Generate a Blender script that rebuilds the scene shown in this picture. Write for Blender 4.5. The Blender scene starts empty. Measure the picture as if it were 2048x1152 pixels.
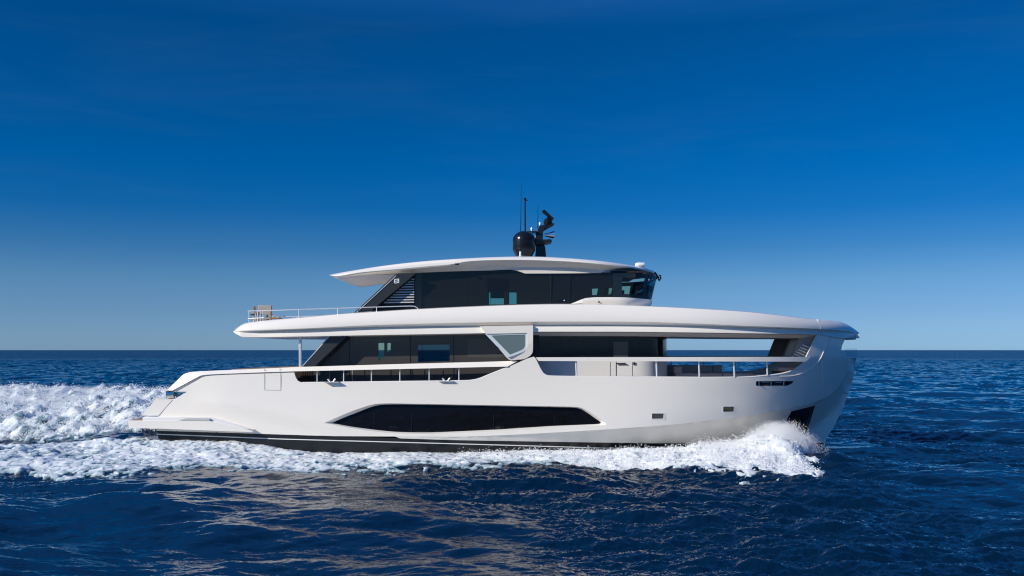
import bpy, bmesh, math, random
import numpy as np
from mathutils import Vector, Matrix, geometry

random.seed(7)
S = bpy.context.scene
COL = S.collection
R = math.radians

# ------------------------------------------------------------------ camera
D0, H0, F0, YN = 35.0, 3.9, 1890.0, -3.3       # distance to the boat's near side, eye height, focal length in px
cam_d = bpy.data.cameras.new('camera'); cam = bpy.data.objects.new('camera', cam_d); COL.objects.link(cam)
cam.location = (0, YN - D0, H0); cam.rotation_euler = (R(90), 0, 0)
cam_d.sensor_width = 36.0; cam_d.lens = F0 / 2048 * 36.0
cam_d.shift_y = 124 / 2048
cam_d.clip_start = 0.3; cam_d.clip_end = 60000
S.camera = cam

# ------------------------------------------------------------------ sky and sun
SUN_AZ, SUN_EL = 59.0, 27.0                     # azimuth from -Y towards -X
sd = Vector((-math.sin(R(SUN_AZ)) * math.cos(R(SUN_EL)), -math.cos(R(SUN_AZ)) * math.cos(R(SUN_EL)), math.sin(R(SUN_EL))))
world = bpy.data.worlds.new('World'); S.world = world; world.use_nodes = True
nt = world.node_tree; nt.nodes.clear()
sky = nt.nodes.new('ShaderNodeTexSky'); sky.sky_type = 'NISHITA'; sky.sun_disc = False
sky.sun_elevation = R(SUN_EL); sky.sun_rotation = math.atan2(sd.x, sd.y)
sky.altitude = 300; sky.air_density = 1.0; sky.dust_density = 0.35; sky.ozone_density = 3.0
hs = nt.nodes.new('ShaderNodeHueSaturation'); hs.inputs['Saturation'].default_value = 1.0; hs.inputs['Value'].default_value = 1.15
hs.inputs['Hue'].default_value = 0.5
bg = nt.nodes.new('ShaderNodeBackground'); bg.inputs[1].default_value = 0.062
wo = nt.nodes.new('ShaderNodeOutputWorld')
gt = nt.nodes.new('ShaderNodeTexCoord'); sx_ = nt.nodes.new('ShaderNodeSeparateXYZ'); gr = nt.nodes.new('ShaderNodeValToRGB'); mlt = nt.nodes.new('ShaderNodeVectorMath'); mlt.operation = 'MULTIPLY'
SKYTINT = [(0.0024, (0.56, 1.0, 1.98)), (0.0386, (0.46, 0.79, 1.50)), (0.0722, (0.38, 0.73, 1.26)), (0.1056, (0.179, 0.588, 1.113)), (0.1433, (0.037, 0.502, 1.096)), (0.1895, (0.0, 0.496, 1.095)), (0.2565, (0.0, 0.479, 1.022)), (0.32, (0.003, 0.464, 0.979)), (.55, (.42, 1.5, 2.7))]
while len(gr.color_ramp.elements) < len(SKYTINT): gr.color_ramp.elements.new(.5)
for e_, (p_, c_) in zip(gr.color_ramp.elements, SKYTINT): e_.position = p_; e_.color = (*c_, 1)
nt.links.new(gt.outputs['Generated'], sx_.inputs[0]); nt.links.new(sx_.outputs['Z'], gr.inputs[0])
cm = nt.nodes.new('ShaderNodeMapping'); cm.inputs['Scale'].default_value = (2.2, 2.2, 14); cm.inputs['Rotation'].default_value = (0, R(6), 0)
cn = nt.nodes.new('ShaderNodeTexNoise'); cn.inputs['Scale'].default_value = 1.6; cn.inputs['Detail'].default_value = 7; cn.inputs['Roughness'].default_value = .6; cn.inputs['Distortion'].default_value = .5
cr_ = nt.nodes.new('ShaderNodeMapRange'); cr_.inputs['From Min'].default_value = .48; cr_.inputs['From Max'].default_value = .80; cr_.inputs['To Min'].default_value = 0; cr_.inputs['To Max'].default_value = .022
cw = nt.nodes.new('ShaderNodeMix'); cw.data_type = 'RGBA'; cw.inputs['B'].default_value = (5.5, 6.6, 7.6, 1)
nt.links.new(gt.outputs['Generated'], cm.inputs[0]); nt.links.new(cm.outputs[0], cn.inputs['Vector']); nt.links.new(cn.outputs['Fac'], cr_.inputs['Value']); nt.links.new(cr_.outputs[0], cw.inputs['Factor'])
nt.links.new(mlt.outputs[0], cw.inputs['A'])
nt.links.new(sky.outputs[0], hs.inputs['Color']); nt.links.new(hs.outputs[0], mlt.inputs[0]); nt.links.new(gr.outputs[0], mlt.inputs[1])
if not SKYTINT: nt.links.new(hs.outputs[0], bg.inputs[0])
else: nt.links.new(cw.outputs['Result'], bg.inputs[0])
nt.links.new(bg.outputs[0], wo.inputs[0])
sl = bpy.data.lights.new('sun', 'SUN'); sl.energy = 5.0; sl.angle = R(0.55); sl.color = (1.0, 0.925, 0.78)
so = bpy.data.objects.new('sun', sl); COL.objects.link(so); so.location = sd * 60
so.rotation_euler = sd.to_track_quat('Z', 'Y').to_euler()
S.view_settings.view_transform = 'Standard'; S.view_settings.look = 'None'
S.view_settings.exposure = -0.08; S.view_settings.gamma = 1.0
S.render.engine = 'CYCLES'
try:
    S.cycles.use_denoising = True; S.cycles.filter_width = 1.15
    S.cycles.max_bounces = 10; S.cycles.transparent_max_bounces = 12
    S.cycles.caustics_reflective = False; S.cycles.caustics_refractive = False
except Exception: pass

# ------------------------------------------------------------------ helpers
def W(px, py, Y):
    """point of the boat that reads at photo pixel (px, py) when it stands at depth Y (Y = 0 is the keel line)"""
    d = Y - YN + D0
    return (( px - 1024.0) * d / F0, Y, H0 + (700.0 - py) * d / F0)

def pchip(pts):
    xs = np.array([p[0] for p in pts], float); ys = np.array([p[1] for p in pts], float)
    h = np.diff(xs); dl = np.diff(ys) / h
    m = np.zeros(len(xs)); m[0] = dl[0]; m[-1] = dl[-1]
    for i in range(1, len(xs) - 1):
        if dl[i - 1] * dl[i] > 0:
            w1 = 2 * h[i] + h[i - 1]; w2 = h[i] + 2 * h[i - 1]
            m[i] = (w1 + w2) / (w1 / dl[i - 1] + w2 / dl[i])
    def f(x):
        x = min(max(x, xs[0]), xs[-1])
        i = int(min(max(np.searchsorted(xs, x) - 1, 0), len(h) - 1))
        t = (x - xs[i]) / h[i]
        return ((1 + 2 * t) * (1 - t) ** 2 * ys[i] + t * (1 - t) ** 2 * h[i] * m[i]
                + t * t * (3 - 2 * t) * ys[i + 1] + t * t * (t - 1) * h[i] * m[i + 1])
    return f

def lerp(pts):
    xs = [p[0] for p in pts]; ys = [p[1] for p in pts]
    return lambda x: float(np.interp(x, xs, ys))

def catmull(pts, n=6, closed=False):
    out = []; P = [Vector((p[0], p[1], 0)) for p in pts]; N = len(P)
    for i in range(N if closed else N - 1):
        p0 = P[(i - 1) % N] if closed or i > 0 else P[0]
        p1 = P[i]; p2 = P[(i + 1) % N]; p3 = P[(i + 2) % N] if closed or i + 2 < N else P[-1]
        for k in range(n):
            t = k / n
            q = 0.5 * ((2 * p1) + (p2 - p0) * t + (2 * p0 - 5 * p1 + 4 * p2 - p3) * t * t + (-p0 + 3 * p1 - 3 * p2 + p3) * t ** 3)
            out.append((q.x, q.y))
    if not closed: out.append((P[-1].x, P[-1].y))
    return out

def rounded(poly, r, n=5):
    out = []
    N = len(poly)
    for i in range(N):
        a = Vector(poly[i - 1]); b = Vector(poly[i]); c = Vector(poly[(i + 1) % N])
        rr = r[i] if isinstance(r, (list, tuple)) else r
        if rr <= 0: out.append((b.x, b.y)); continue
        u = (a - b); v = (c - b); la = min(rr, u.length * .45); lb = min(rr, v.length * .45)
        p = b + u.normalized() * la; q = b + v.normalized() * lb
        for k in range(n + 1):
            t = k / n; s = p * (1 - t) ** 2 + b * 2 * t * (1 - t) + q * t * t
            out.append((s.x, s.y))
    return out

def inside(x, y, poly):
    c = False; j = len(poly) - 1
    for i in range(len(poly)):
        xi, yi = poly[i]; xj, yj = poly[j]
        if (yi > y) != (yj > y) and x < (xj - xi) * (y - yi) / (yj - yi) + xi: c = not c
        j = i
    return c

class MB:
    """collects faces into ONE mesh"""
    def __init__(s): s.v = []; s.f = []; s.m = []
    def add(s, vs, fs, mi=0):
        o = len(s.v); s.v += [tuple(v) for v in vs]
        s.f += [tuple(i + o for i in f) for f in fs]; s.m += [mi] * len(fs)
        return s
    def mirror(s, since=0, fsince=0):
        vs = [(x, -y, z) for x, y, z in s.v[since:]]
        fs = [tuple(reversed([i - since for i in f])) for f in s.f[fsince:]]
        ms = s.m[fsince:]
        o = len(s.v); s.v += vs; s.f += [tuple(i + o for i in f) for f in fs]; s.m += ms
        return s
    def box(s, x0, x1, y0, y1, z0, z1, mi=0):
        return s.add([(x0,y0,z0),(x1,y0,z0),(x1,y1,z0),(x0,y1,z0),(x0,y0,z1),(x1,y0,z1),(x1,y1,z1),(x0,y1,z1)],
              [(0,3,2,1),(4,5,6,7),(0,1,5,4),(1,2,6,5),(2,3,7,6),(3,0,4,7)], mi)
    def tube(s, pts, r, n=8, mi=0, cap=True):
        P = [Vector(p) for p in pts]; rs = r if isinstance(r, (list, tuple)) else [r] * len(P)
        vs = []; up = Vector((0, 0, 1)); prev = None
        for i, p in enumerate(P):
            t = (P[min(i + 1, len(P) - 1)] - P[max(i - 1, 0)])
            if t.length < 1e-9: t = Vector((0, 0, 1))
            t.normalize()
            a = (prev - t * prev.dot(t)) if prev is not None else (up.cross(t) if abs(t.z) < .95 else Vector((1, 0, 0)).cross(t))
            if a.length < 1e-6: a = Vector((1, 0, 0)).cross(t)
            a.normalize(); prev = a.copy(); b = t.cross(a)
            for k in range(n):
                w = 2 * math.pi * k / n; vs.append(p + (a * math.cos(w) + b * math.sin(w)) * rs[i])
        fs = [(i * n + k, i * n + (k + 1) % n, (i + 1) * n + (k + 1) % n, (i + 1) * n + k) for i in range(len(P) - 1) for k in range(n)]
        if cap: fs += [tuple(range(n - 1, -1, -1)), tuple(range((len(P) - 1) * n, len(P) * n))]
        return s.add(vs, fs, mi)
    def lathe(s, c, prof, n=32, axis='z', mi=0):
        vs = []
        for r, h in prof:
            for k in range(n):
                w = 2 * math.pi * k / n; a, b = r * math.cos(w), r * math.sin(w)
                if axis == 'z': vs.append((c[0] + a, c[1] + b, c[2] + h))
                elif axis == 'x': vs.append((c[0] + h, c[1] + a, c[2] + b))
                else: vs.append((c[0] + a, c[1] + h, c[2] + b))
        m = len(prof)
        fs = [(i * n + k, i * n + (k + 1) % n, (i + 1) * n + (k + 1) % n, (i + 1) * n + k) for i in range(m - 1) for k in range(n)]
        fs += [tuple(range(n - 1, -1, -1)), tuple(range((m - 1) * n, m * n))]
        return s.add(vs, fs, mi)
    def prism(s, poly, Y, t, mi=0):
        """photo outline placed at depth Y and given a real thickness t going inwards"""
        P = [W(x, y, Y) for x, y in poly]
        n = len(P)
        tri = geometry.tessellate_polygon([[Vector((p[0], p[2], 0)) for p in P]])
        vs = P + [(x, y + t, z) for x, y, z in P]
        fs = []
        for a, b, c in tri:
            nrm = (P[b][0] - P[a][0]) * (P[c][2] - P[a][2]) - (P[c][0] - P[a][0]) * (P[b][2] - P[a][2])
            if nrm < 0: b, c = c, b
            fs += [(a, b, c), (a + n, c + n, b + n)]
        area = sum(P[i - 1][0] * P[i][2] - P[i][0] * P[i - 1][2] for i in range(n))
        for i in range(n):
            j = (i + 1) % n
            fs.append((i, i + n, j + n, j) if area > 0 else (j, j + n, i + n, i))
        return s.add(vs, fs, mi)
    def sheet(s, outer, holes, Yf, t=0.1, gx=14, gy=8, lines=(), mi=0, rim=None, back=True, ymax=-0.012):
        """photo outline with holes laid on the curved side Y = -Yf(px, py)"""
        pts = []; edges = []
        def ring(p, closed=True):
            o = len(pts)
            seg = []
            for i in range(len(p) if closed else len(p) - 1):
                a = p[i]; b = p[(i + 1) % len(p)]
                L = math.hypot(b[0] - a[0], b[1] - a[1]); k = max(1, int(L / gx))
                seg += [(a[0] + (b[0] - a[0]) * q / k, a[1] + (b[1] - a[1]) * q / k) for q in range(k)]
            if not closed: seg.append(p[-1])
            pts.extend(seg)
            n = len(seg)
            for i in range(n if closed else n - 1): edges.append((o + i, o + (i + 1) % n))
        ring(outer)
        for h in holes: ring(h)
        for l in lines: ring(l, False)
        bnd = np.array(pts)
        xs = [p[0] for p in outer]; ys = [p[1] for p in outer]
        x = min(xs) + gx / 2
        while x < max(xs):
            y = min(ys) + gy / 2
            while y < max(ys):
                if inside(x, y, outer) and not any(inside(x, y, h) for h in holes):
                    if np.min(np.hypot((bnd[:, 0] - x) / gx, (bnd[:, 1] - y) / gy)) > 0.42: pts.append((x, y))
                y += gy
            x += gx
        res = geometry.delaunay_2d_cdt([Vector(p) for p in pts], edges, [], 0, 1e-4)
        V2, F2 = res[0], res[2]
        keep = []
        for f in F2:
            cx = sum(V2[i].x for i in f) / len(f); cy = sum(V2[i].y for i in f) / len(f)
            if inside(cx, cy, outer) and not any(inside(cx, cy, h) for h in holes): keep.append(tuple(f))
        front = []; bk = []
        for v in V2:
            Y = -Yf(v.x, v.y); p = W(v.x, v.y, min(Y, ymax)); front.append(p); bk.append((p[0], min(p[1] + t, ymax * .5), p[2]))
        n = len(front); fs = []; ec = {}
        for f in keep:
            ar = sum(V2[f[i - 1]].x * V2[f[i]].y - V2[f[i]].x * V2[f[i - 1]].y for i in range(len(f)))
            if ar > 0: f = tuple(reversed(f))
            fs.append(f)
            for i in range(len(f)):
                e = (f[i - 1], f[i]); ec[e] = 1
        s.add(front, fs, mi)
        if t > 0:
            o = len(s.v) - n
            s.v += bk
            if back: s.f += [tuple(reversed([i + o + n for i in f])) for f in fs]; s.m += [mi] * len(fs)
            for (a, b) in ec:
                if (b, a) not in ec:
                    s.f.append((b + o, a + o, a + o + n, b + o + n)); s.m.append(mi if rim is None else rim)
        return s
    def strip(s, A, B, mi=0):
        n = len(A)
        return s.add(list(A) + list(B), [(i, i + 1, n + i + 1, n + i) for i in range(n - 1)], mi)
    def build(s, name, mats, parent=None, smooth=32, bevel=0, recalc=False, weld=False):
        me = bpy.data.meshes.new(name)
        used = sorted({i for f in s.f for i in f}); mp = {a: b for b, a in enumerate(used)}
        me.from_pydata([s.v[i] for i in used], [], [tuple(mp[i] for i in f) for f in s.f]); me.validate()
        if len(me.polygons) == len(s.m): me.polygons.foreach_set('material_index', s.m)
        for m in (mats if isinstance(mats, (list, tuple)) else [mats]): me.materials.append(m)
        if recalc or weld:
            bm = bmesh.new(); bm.from_mesh(me)
            if weld: bmesh.ops.remove_doubles(bm, verts=bm.verts, dist=1e-4)
            if recalc: bmesh.ops.recalc_face_normals(bm, faces=bm.faces)
            bm.to_mesh(me); bm.free()
        me.polygons.foreach_set('use_smooth', [smooth > 0] * len(me.polygons))
        if smooth > 0: me.set_sharp_from_angle(angle=R(smooth))
        me.update()
        o = bpy.data.objects.new(name, me); COL.objects.link(o)
        if parent is not None: o.parent = parent
        if bevel:
            b = o.modifiers.new('bevel', 'BEVEL'); b.width = bevel; b.segments = 2; b.limit_method = 'ANGLE'; b.angle_limit = R(40); b.harden_normals = False
        return o

def tag(o, label=None, cat=None, group=None, kind=None):
    if label: o['label'] = label
    if cat: o['category'] = cat
    if group: o['group'] = group
    if kind: o['kind'] = kind
    return o
def empty(name, loc=(0, 0, 0), rz=0):
    o = bpy.data.objects.new(name, None); COL.objects.link(o); o.location = loc; o.rotation_euler = (0, 0, rz); o.empty_display_size = .3
    return o

# ------------------------------------------------------------------ materials
def mat(name, col, rough=.4, metal=0, coat=0, spec=.5, noise=0, nscale=3.0, bump=0, bscale=40, trans=0, ior=1.45, alpha=1):
    m = bpy.data.materials.new(name); m.use_nodes = True; t = m.node_tree; b = t.nodes['Principled BSDF']
    b.inputs['Base Color'].default_value = (*col, 1); b.inputs['Roughness'].default_value = rough
    b.inputs['Metallic'].default_value = metal; b.inputs['Coat Weight'].default_value = coat; b.inputs['Coat Roughness'].default_value = .04
    b.inputs['Specular IOR Level'].default_value = spec; b.inputs['Transmission Weight'].default_value = trans; b.inputs['IOR'].default_value = ior
    b.inputs['Alpha'].default_value = alpha
    if noise or bump:
        tc = t.nodes.new('ShaderNodeTexCoord')
    if noise:
        n = t.nodes.new('ShaderNodeTexNoise'); n.inputs['Scale'].default_value = nscale; n.inputs['Detail'].default_value = 6
        r = t.nodes.new('ShaderNodeMapRange'); r.inputs['To Min'].default_value = 1 - noise; r.inputs['To Max'].default_value = 1 + noise
        mx = t.nodes.new('ShaderNodeVectorMath'); mx.operation = 'SCALE'; mx.inputs[0].default_value = col
        t.links.new(tc.outputs['Object'], n.inputs['Vector']); t.links.new(n.outputs['Fac'], r.inputs['Value'])
        t.links.new(r.outputs[0], mx.inputs['Scale']); t.links.new(mx.outputs[0], b.inputs['Base Color'])
    if bump:
        n2 = t.nodes.new('ShaderNodeTexNoise'); n2.inputs['Scale'].default_value = bscale; n2.inputs['Detail'].default_value = 3
        bp = t.nodes.new('ShaderNodeBump'); bp.inputs['Strength'].default_value = bump; bp.inputs['Distance'].default_value = .02
        t.links.new(tc.outputs['Object'], n2.inputs['Vector']); t.links.new(n2.outputs['Fac'], bp.inputs['Height']); t.links.new(bp.outputs[0], b.inputs['Normal'])
    return m

def tinted(name, col, gloss=.12):
    m = bpy.data.materials.new(name); m.use_nodes = True; t = m.node_tree; t.nodes.clear()
    o = t.nodes.new('ShaderNodeOutputMaterial'); tr = t.nodes.new('ShaderNodeBsdfTransparent'); tr.inputs[0].default_value = (*col, 1)
    g = t.nodes.new('ShaderNodeBsdfGlossy'); g.inputs['Roughness'].default_value = .02
    f = t.nodes.new('ShaderNodeFresnel'); f.inputs['IOR'].default_value = 1.5
    mx = t.nodes.new('ShaderNodeMixShader')
    t.links.new(f.outputs[0], mx.inputs[0]); t.links.new(tr.outputs[0], mx.inputs[1]); t.links.new(g.outputs[0], mx.inputs[2]); t.links.new(mx.outputs[0], o.inputs[0])
    return m

M = {}
M['gel'] = mat('white_gelcoat', (.87, .82, .748), .26, coat=.5, noise=.015, nscale=.6)
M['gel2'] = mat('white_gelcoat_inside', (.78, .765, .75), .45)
M['boot'] = mat('black_boot_paint', (.012, .013, .016), .3, noise=.2, nscale=2)
M['stripe'] = mat('white_pinstripe', (.75, .75, .74), .4)
M['glassblk'] = mat('black_window_glass', (.006, .0055, .005), .04, spec=.7, ior=1.6, bump=.35, bscale=2.2)
M['wallU'] = mat('smoked_glass_upper', (.009, .009, .010), .08, noise=.1, nscale=1.2)
M['wallA'] = mat('smoked_glass_warm', (.062, .056, .052), .09, spec=.5, noise=.1, nscale=1.2)
M['wallB'] = mat('smoked_glass_grey', (.085, .080, .076), .08, spec=.5, noise=.1, nscale=1.2)
M['wallC'] = mat('smoked_glass_blue', (.008, .008, .011), .07, spec=.5, noise=.1, nscale=1.2)
M['dark'] = mat('dark_interior', (.02, .02, .022), .6)
M['fin'] = mat('satin_black_panel', (.034, .037, .042), .3)
M['brown'] = mat('dark_brown_slats', (.03, .02, .015), .5)
M['teal'] = tinted('teal_tinted_glass', (.80, .84, .68))
M['teal2'] = tinted('deep_teal_tinted_glass', (.50, .72, .62))
M['teal_dk'] = tinted('dark_tinted_glass', (.22, .34, .38))
M['clear'] = tinted('clear_acrylic', (.86, .92, .95))
M['frost'] = mat('frosted_grey_glass', (.13, .18, .19), .15)
M['frame'] = mat('pale_window_frame', (.62, .68, .72), .3)
M['steel'] = mat('polished_steel', (.80, .79, .78), .38, metal=.55)
M['rail'] = mat('bright_rail_steel', (.85, .85, .86), .35, metal=.5)
M['blk'] = mat('black_equipment', (.006, .007, .010), .25)
M['blk2'] = mat('dark_grey_equipment', (.012, .015, .020), .3)
M['white'] = mat('white_plastic', (.85, .85, .85), .3)
M['teak'] = mat('teak_deck', (.30, .19, .11), .6, noise=.25, nscale=9)
M['teak2'] = mat('teak_wood', (.36, .20, .09), .5, noise=.3, nscale=14)
M['canvas'] = mat('beige_canvas', (.58, .52, .44), .85, bump=.4, bscale=160)
M['taupe'] = mat('taupe_cushion', (.74, .65, .60), .9, noise=.1, nscale=4, bump=.5, bscale=30)
M['cream'] = mat('cream_cushion', (.8, .70, .60), .85, noise=.1, nscale=4)
M['seam'] = mat('dark_seam', (.05, .05, .055), .6)
M['gseam'] = mat('grey_seam', (.34, .35, .37), .6)
M['chrome'] = mat('chrome', (.6, .6, .6), .1, metal=1)
M['anchor'] = mat('dark_stainless_pocket', (.03, .04, .055), .15, metal=.6, bump=1.0, bscale=5)
M['chromelamp'] = mat('mirror_lamp_metal', (.62, .62, .56), .08, metal=1, bump=.8, bscale=9)
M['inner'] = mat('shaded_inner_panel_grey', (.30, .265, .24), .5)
M['blade_stripe'] = mat('pale_blade_and_sun_stripe', (.62, .62, .63), .25, coat=.3)
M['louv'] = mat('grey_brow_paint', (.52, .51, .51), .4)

# ------------------------------------------------------------------ the boat: curves of the hull
stemf = lerp([(600, 1714), (716, 1713), (760, 1706), (813, 1687.5), (850, 1669), (886, 1647), (904, 1634), (960, 1590)])
CH = [(760, 872.8), (900, 873.6), (1000, 870.5), (1100, 865.5), (1200, 859.5), (1340, 849.5), (1430, 840), (1500, 831.5),
      (1560, 821), (1600, 812.5), (1640, 800), (1662, 787.5), (1681, 768), (1694, 744), (1700, 716)]
chinef = pchip(CH[:-1] + [(1700, 716)])
swf = pchip([(380, 800), (417, 806), (480, 815), (560, 829), (660, 849), (760, 866)])
def halfB(px, py):
    st = stemf(py)
    t = min(max((px - 1170) / (st - 1170), 0), 1); s = min(max((py - 716) / 174, 0), 1)
    p = 3.3 - 1.5 * s; q = .66 + .25 * s
    b = 3.3 * (1 - t ** p) ** q
    if px < 860: b -= .36 * ((860 - px) / 560) ** 1.5
    if 380 < px < 760:
        d = py - swf(px); fd = min(1, (px - 380) / 60) * min(1, (760 - px) / 90)
        b += .07 * fd * (max(0, 1 - (-d) / 70) if d < 0 else max(0, 1 - d / 22))
    # soft fullness below the sheer
    b -= .10 * max(0, (py - 800) / 80) ** 2 * min(1, max(0, (px - 250) / 900))
    return max(b, .05)
def hullY(px, py):
    b = halfB(px, py)
    if px > 740:
        c = chinef(min(px, 1700)) if px < 1700 else 700
        d = py - c
        if d > 0:
            t = min(max((px - 1240) / (stemf(py) - 1240), 0), 1)
            fd = min(1, (px - 740) / 500)
            b -= (.07 + .95 * d / 54) * fd * (1 - .50 * t ** 3)
    return max(b, .05)
def hullYup(px, py): return halfB(px, py)

yacht = empty('motor_yacht', (0, 0, 0))
tag(yacht, 'large white three deck motor yacht with black glazing, under way on open blue sea', 'yacht')

# hull openings
win_out = catmull([(648, 846), (680, 832), (710, 820), (742, 809.8), (764, 807), (800, 807)], 5) + [(1000, 810.5), (1140, 813.3)] + \
          catmull([(1150, 813.6), (1163, 816), (1180, 825), (1198, 837), (1209, 844.5), (1211, 849), (1200, 851)], 4) + [(1100, 855.5), (1000, 862)] + \
          catmull([(940, 865), (861, 867.5), (800, 867), (764, 864.8), (710, 857), (670, 850)], 4)
win_in = catmull([(664, 846), (690, 834.5), (712, 826), (743, 814), (765, 809.6), (800, 808.8)], 5) + [(1000, 812.2), (1140, 815)] + \
         catmull([(1150, 815.6), (1161, 818.2), (1175, 826), (1190, 836.5), (1200, 843.5), (1201, 846.6), (1194, 848)], 4) + [(1100, 852), (1000, 858.6)] + \
         catmull([(940, 861.5), (861, 864.6), (800, 863.8), (764, 861), (710, 854.2), (680, 849)], 4)
ports = [rounded([(1304, 827), (1327.5, 827), (1327.5, 837.5), (1304, 837.5)], 1.2, 2), rounded([(1446.5, 813.3), (1468, 813.3), (1468, 823.5), (1446.5, 823.5)], 1.2, 2)]
vent = rounded([(1512, 762.3), (1588.5, 762), (1584, 767), (1576, 771.5), (1512, 771.8)], [2, 1, 2, 3, 2], 3)
aft_sill = [(588, 744), (591, 754), (595, 761), (603, 765.3), (646, 764.8), (860, 762.3)] + catmull([(925, 761.4), (940, 760.8), (957.5, 757.5), (980, 748.5), (1000, 740.6), (1018, 733.4)], 4)
fwd_sill = catmull([(1069.5, 715.5), (1074, 724), (1080, 736), (1086, 745.5), (1094, 750.8), (1106, 752.3), (1149, 752.9)], 4) + [(1300, 754), (1416, 754.8), (1479, 754.4)] + \
           catmull([(1500, 753.5), (1516, 752.2), (1557, 748), (1582, 741.5), (1598, 732.0), (1607, 723.6)], 4)
outer = [(317, 831), (345, 799.5), (352, 796.5), (374, 783.4), (354, 783.0), (380, 768.5)] + catmull([(400, 757), (412, 752.6), (446, 750), (530, 746.4), (588, 744)], 5)[:-1] + \
        aft_sill + [(1056, 716.4), (1068, 713.2)] + fwd_sill + [(1612.5, 714), (1633, 670), (1636, 664), (1660, 664), (1689, 672), (1689.3, 679)] + \
        catmull([(1689.3, 679.5), (1684, 692), (1682.5, 701), (1685.5, 710), (1690, 715.4)], 4) + [(1700, 715.6)] + \
        [(x, y) for x, y in reversed([(x, chinef(x)) for x in list(range(760, 1640, 20)) + list(range(1640, 1699, 5))])] + \
        [(660, 872.2), (500, 867), (313, 861.5)]
pocket = [(1583, 822.5), (1631, 811), (1611.5, 872), (1573, 840)]
hb = MB()
hb.sheet(outer, [win_out] + ports + [vent], hullYup, .13, 12, 7,
         lines=[[(x, swf(x)) for x in range(385, 640, 12)]])
# lower hull, from chine to boot stripe
bootTop = [(313.5, 861), (500, 866.5), (660, 872), (900, 880), (1100, 883.5), (1295, 886.5), (1450, 887), (1648, 886)]
bootf = lerp(bootTop)
lower = [(x, chinef(x)) for x in list(range(790, 1640, 20)) + list(range(1640, 1699, 5))] + [(1700, 716), (1712.5, 715.8), (1706, 760), (1687.5, 813), (1669, 850.6), (1648, 885.5)] + \
        [(x, bootf(x)) for x in range(1600, 780, -50)]
hb.sheet(lower, [pocket], hullY, .13, 12, 7)
nv, nf = 0, 0
hb.mirror(nv, nf)
# blunt bow face and small ledge over the stem, transom
def seg_cap(mb, pts, mi=0):
    A = [W(x, y, min(-hullYup(x, y), -.012)) for x, y in pts]; B = [(a[0], -a[1], a[2]) for a in A]
    mb.strip(A, B, mi)
seg_cap(hb, [(1689.2, 665), (1689.3, 679.5), (1684, 692), (1682.5, 701), (1685.5, 710), (1690, 715.5), (1701, 715.7), (1712, 715.9), (1706, 760), (1687.5, 813), (1669, 850.6), (1648, 885.5), (1634, 904)])
xt = W(345, 800, -3.2)[0]
hb.box(xt + .05, xt + .2, -2.8, 2.8, -.3, 2.1)
hull = hb.build('hull', [M['gel']], yacht, 30)

bb = MB()
bottom = [(x, 948) for x in range(330, 1600, 60)] + [(1596, 948)]
bo = [(x, bootf(x)) for x in list(range(314, 1640, 40)) + [1648]] + [(1634, 904), (1596, 950)] + [(x, 950) for x in range(1540, 340, -60)] + [(330, 950)]
bb.sheet(bo, [], hullY, .1, 24, 12); bb.mirror()
bb.build('boot_stripe', [M['boot']], hull, 30)
pm = MB()
pinf = lerp([(313.5, 868.3), (560, 878), (1000, 890), (1211, 896), (1450, 897), (1600, 896), (1636, 896)])
xs = list(range(314, 1638, 18))
pm.strip([W(x, pinf(x) - .9, -hullY(x, pinf(x)) - .012) for x in xs], [W(x, pinf(x) + .9, -hullY(x, pinf(x)) - .012) for x in xs]); pm.mirror()
pm.build('waterline_pinstripe', [M['stripe']], hull, 30)

# hull window with its recess
wr = MB()
n_out = len(win_out)
def resample(poly, n):
    P = np.array(poly + [poly[0]]); L = np.r_[0, np.cumsum(np.hypot(*np.diff(P, axis=0).T))]
    s_ = np.linspace(0, L[-1], n, endpoint=False)
    return [(float(np.interp(q, L, P[:, 0])), float(np.interp(q, L, P[:, 1]))) for q in s_]
assert len(win_out) == len(win_in)
NW = len(win_out)
for side in (1, -1):
    nm = wr = MB()
    A = [W(x, y, -hullYup(x, y)) for x, y in win_out] ; B = [W(x, y, -hullYup(x, y) + .16) for x, y in win_in]
    A = [(a[0], a[1] * side, a[2]) for a in A]; B = [(a[0], a[1] * side, a[2]) for a in B]
    wr.strip(A + [A[0]], B + [B[0]])
    f = wr.build('hull_window_recess', [M['gel']], hull, 60, recalc=False)
    gp = MB(); gp.sheet(win_in, [], lambda x, y: hullYup(x, y) - .15, .03, 20, 9)
    if side < 0: gp.v = [(x, -y, z) for x, y, z in gp.v]; gp.f = [tuple(reversed(q)) for q in gp.f]
    g = gp.build('hull_window', [M['glassblk']], yacht, 30)
    for sx in (748, 823, 987, 1110):
        sm = MB()
        ys_ = [p[1] for p in win_in]
        top = min(lerp(sorted(win_in[:NW // 2 + 1]))(sx) + 1, 860) if False else 811 + (sx - 748) * .012
        bot = {748: 858, 823: 863.5, 987: 858.5, 1110: 851}[sx]; top = {748: 813.8, 823: 810, 987: 813, 1110: 815.5}[sx]
        Yb = -hullYup(sx, 835) + .146
        sm.prism([(sx - .45, top), (sx + .45, top), (sx + .45, bot), (sx - .45, bot)], Yb, .02)
        if side < 0: sm.v = [(x, -y, z) for x, y, z in sm.v]; sm.f = [tuple(reversed(q)) for q in sm.f]
        sm.build('glass_joint', [M['blk2']], g, 0)

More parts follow.
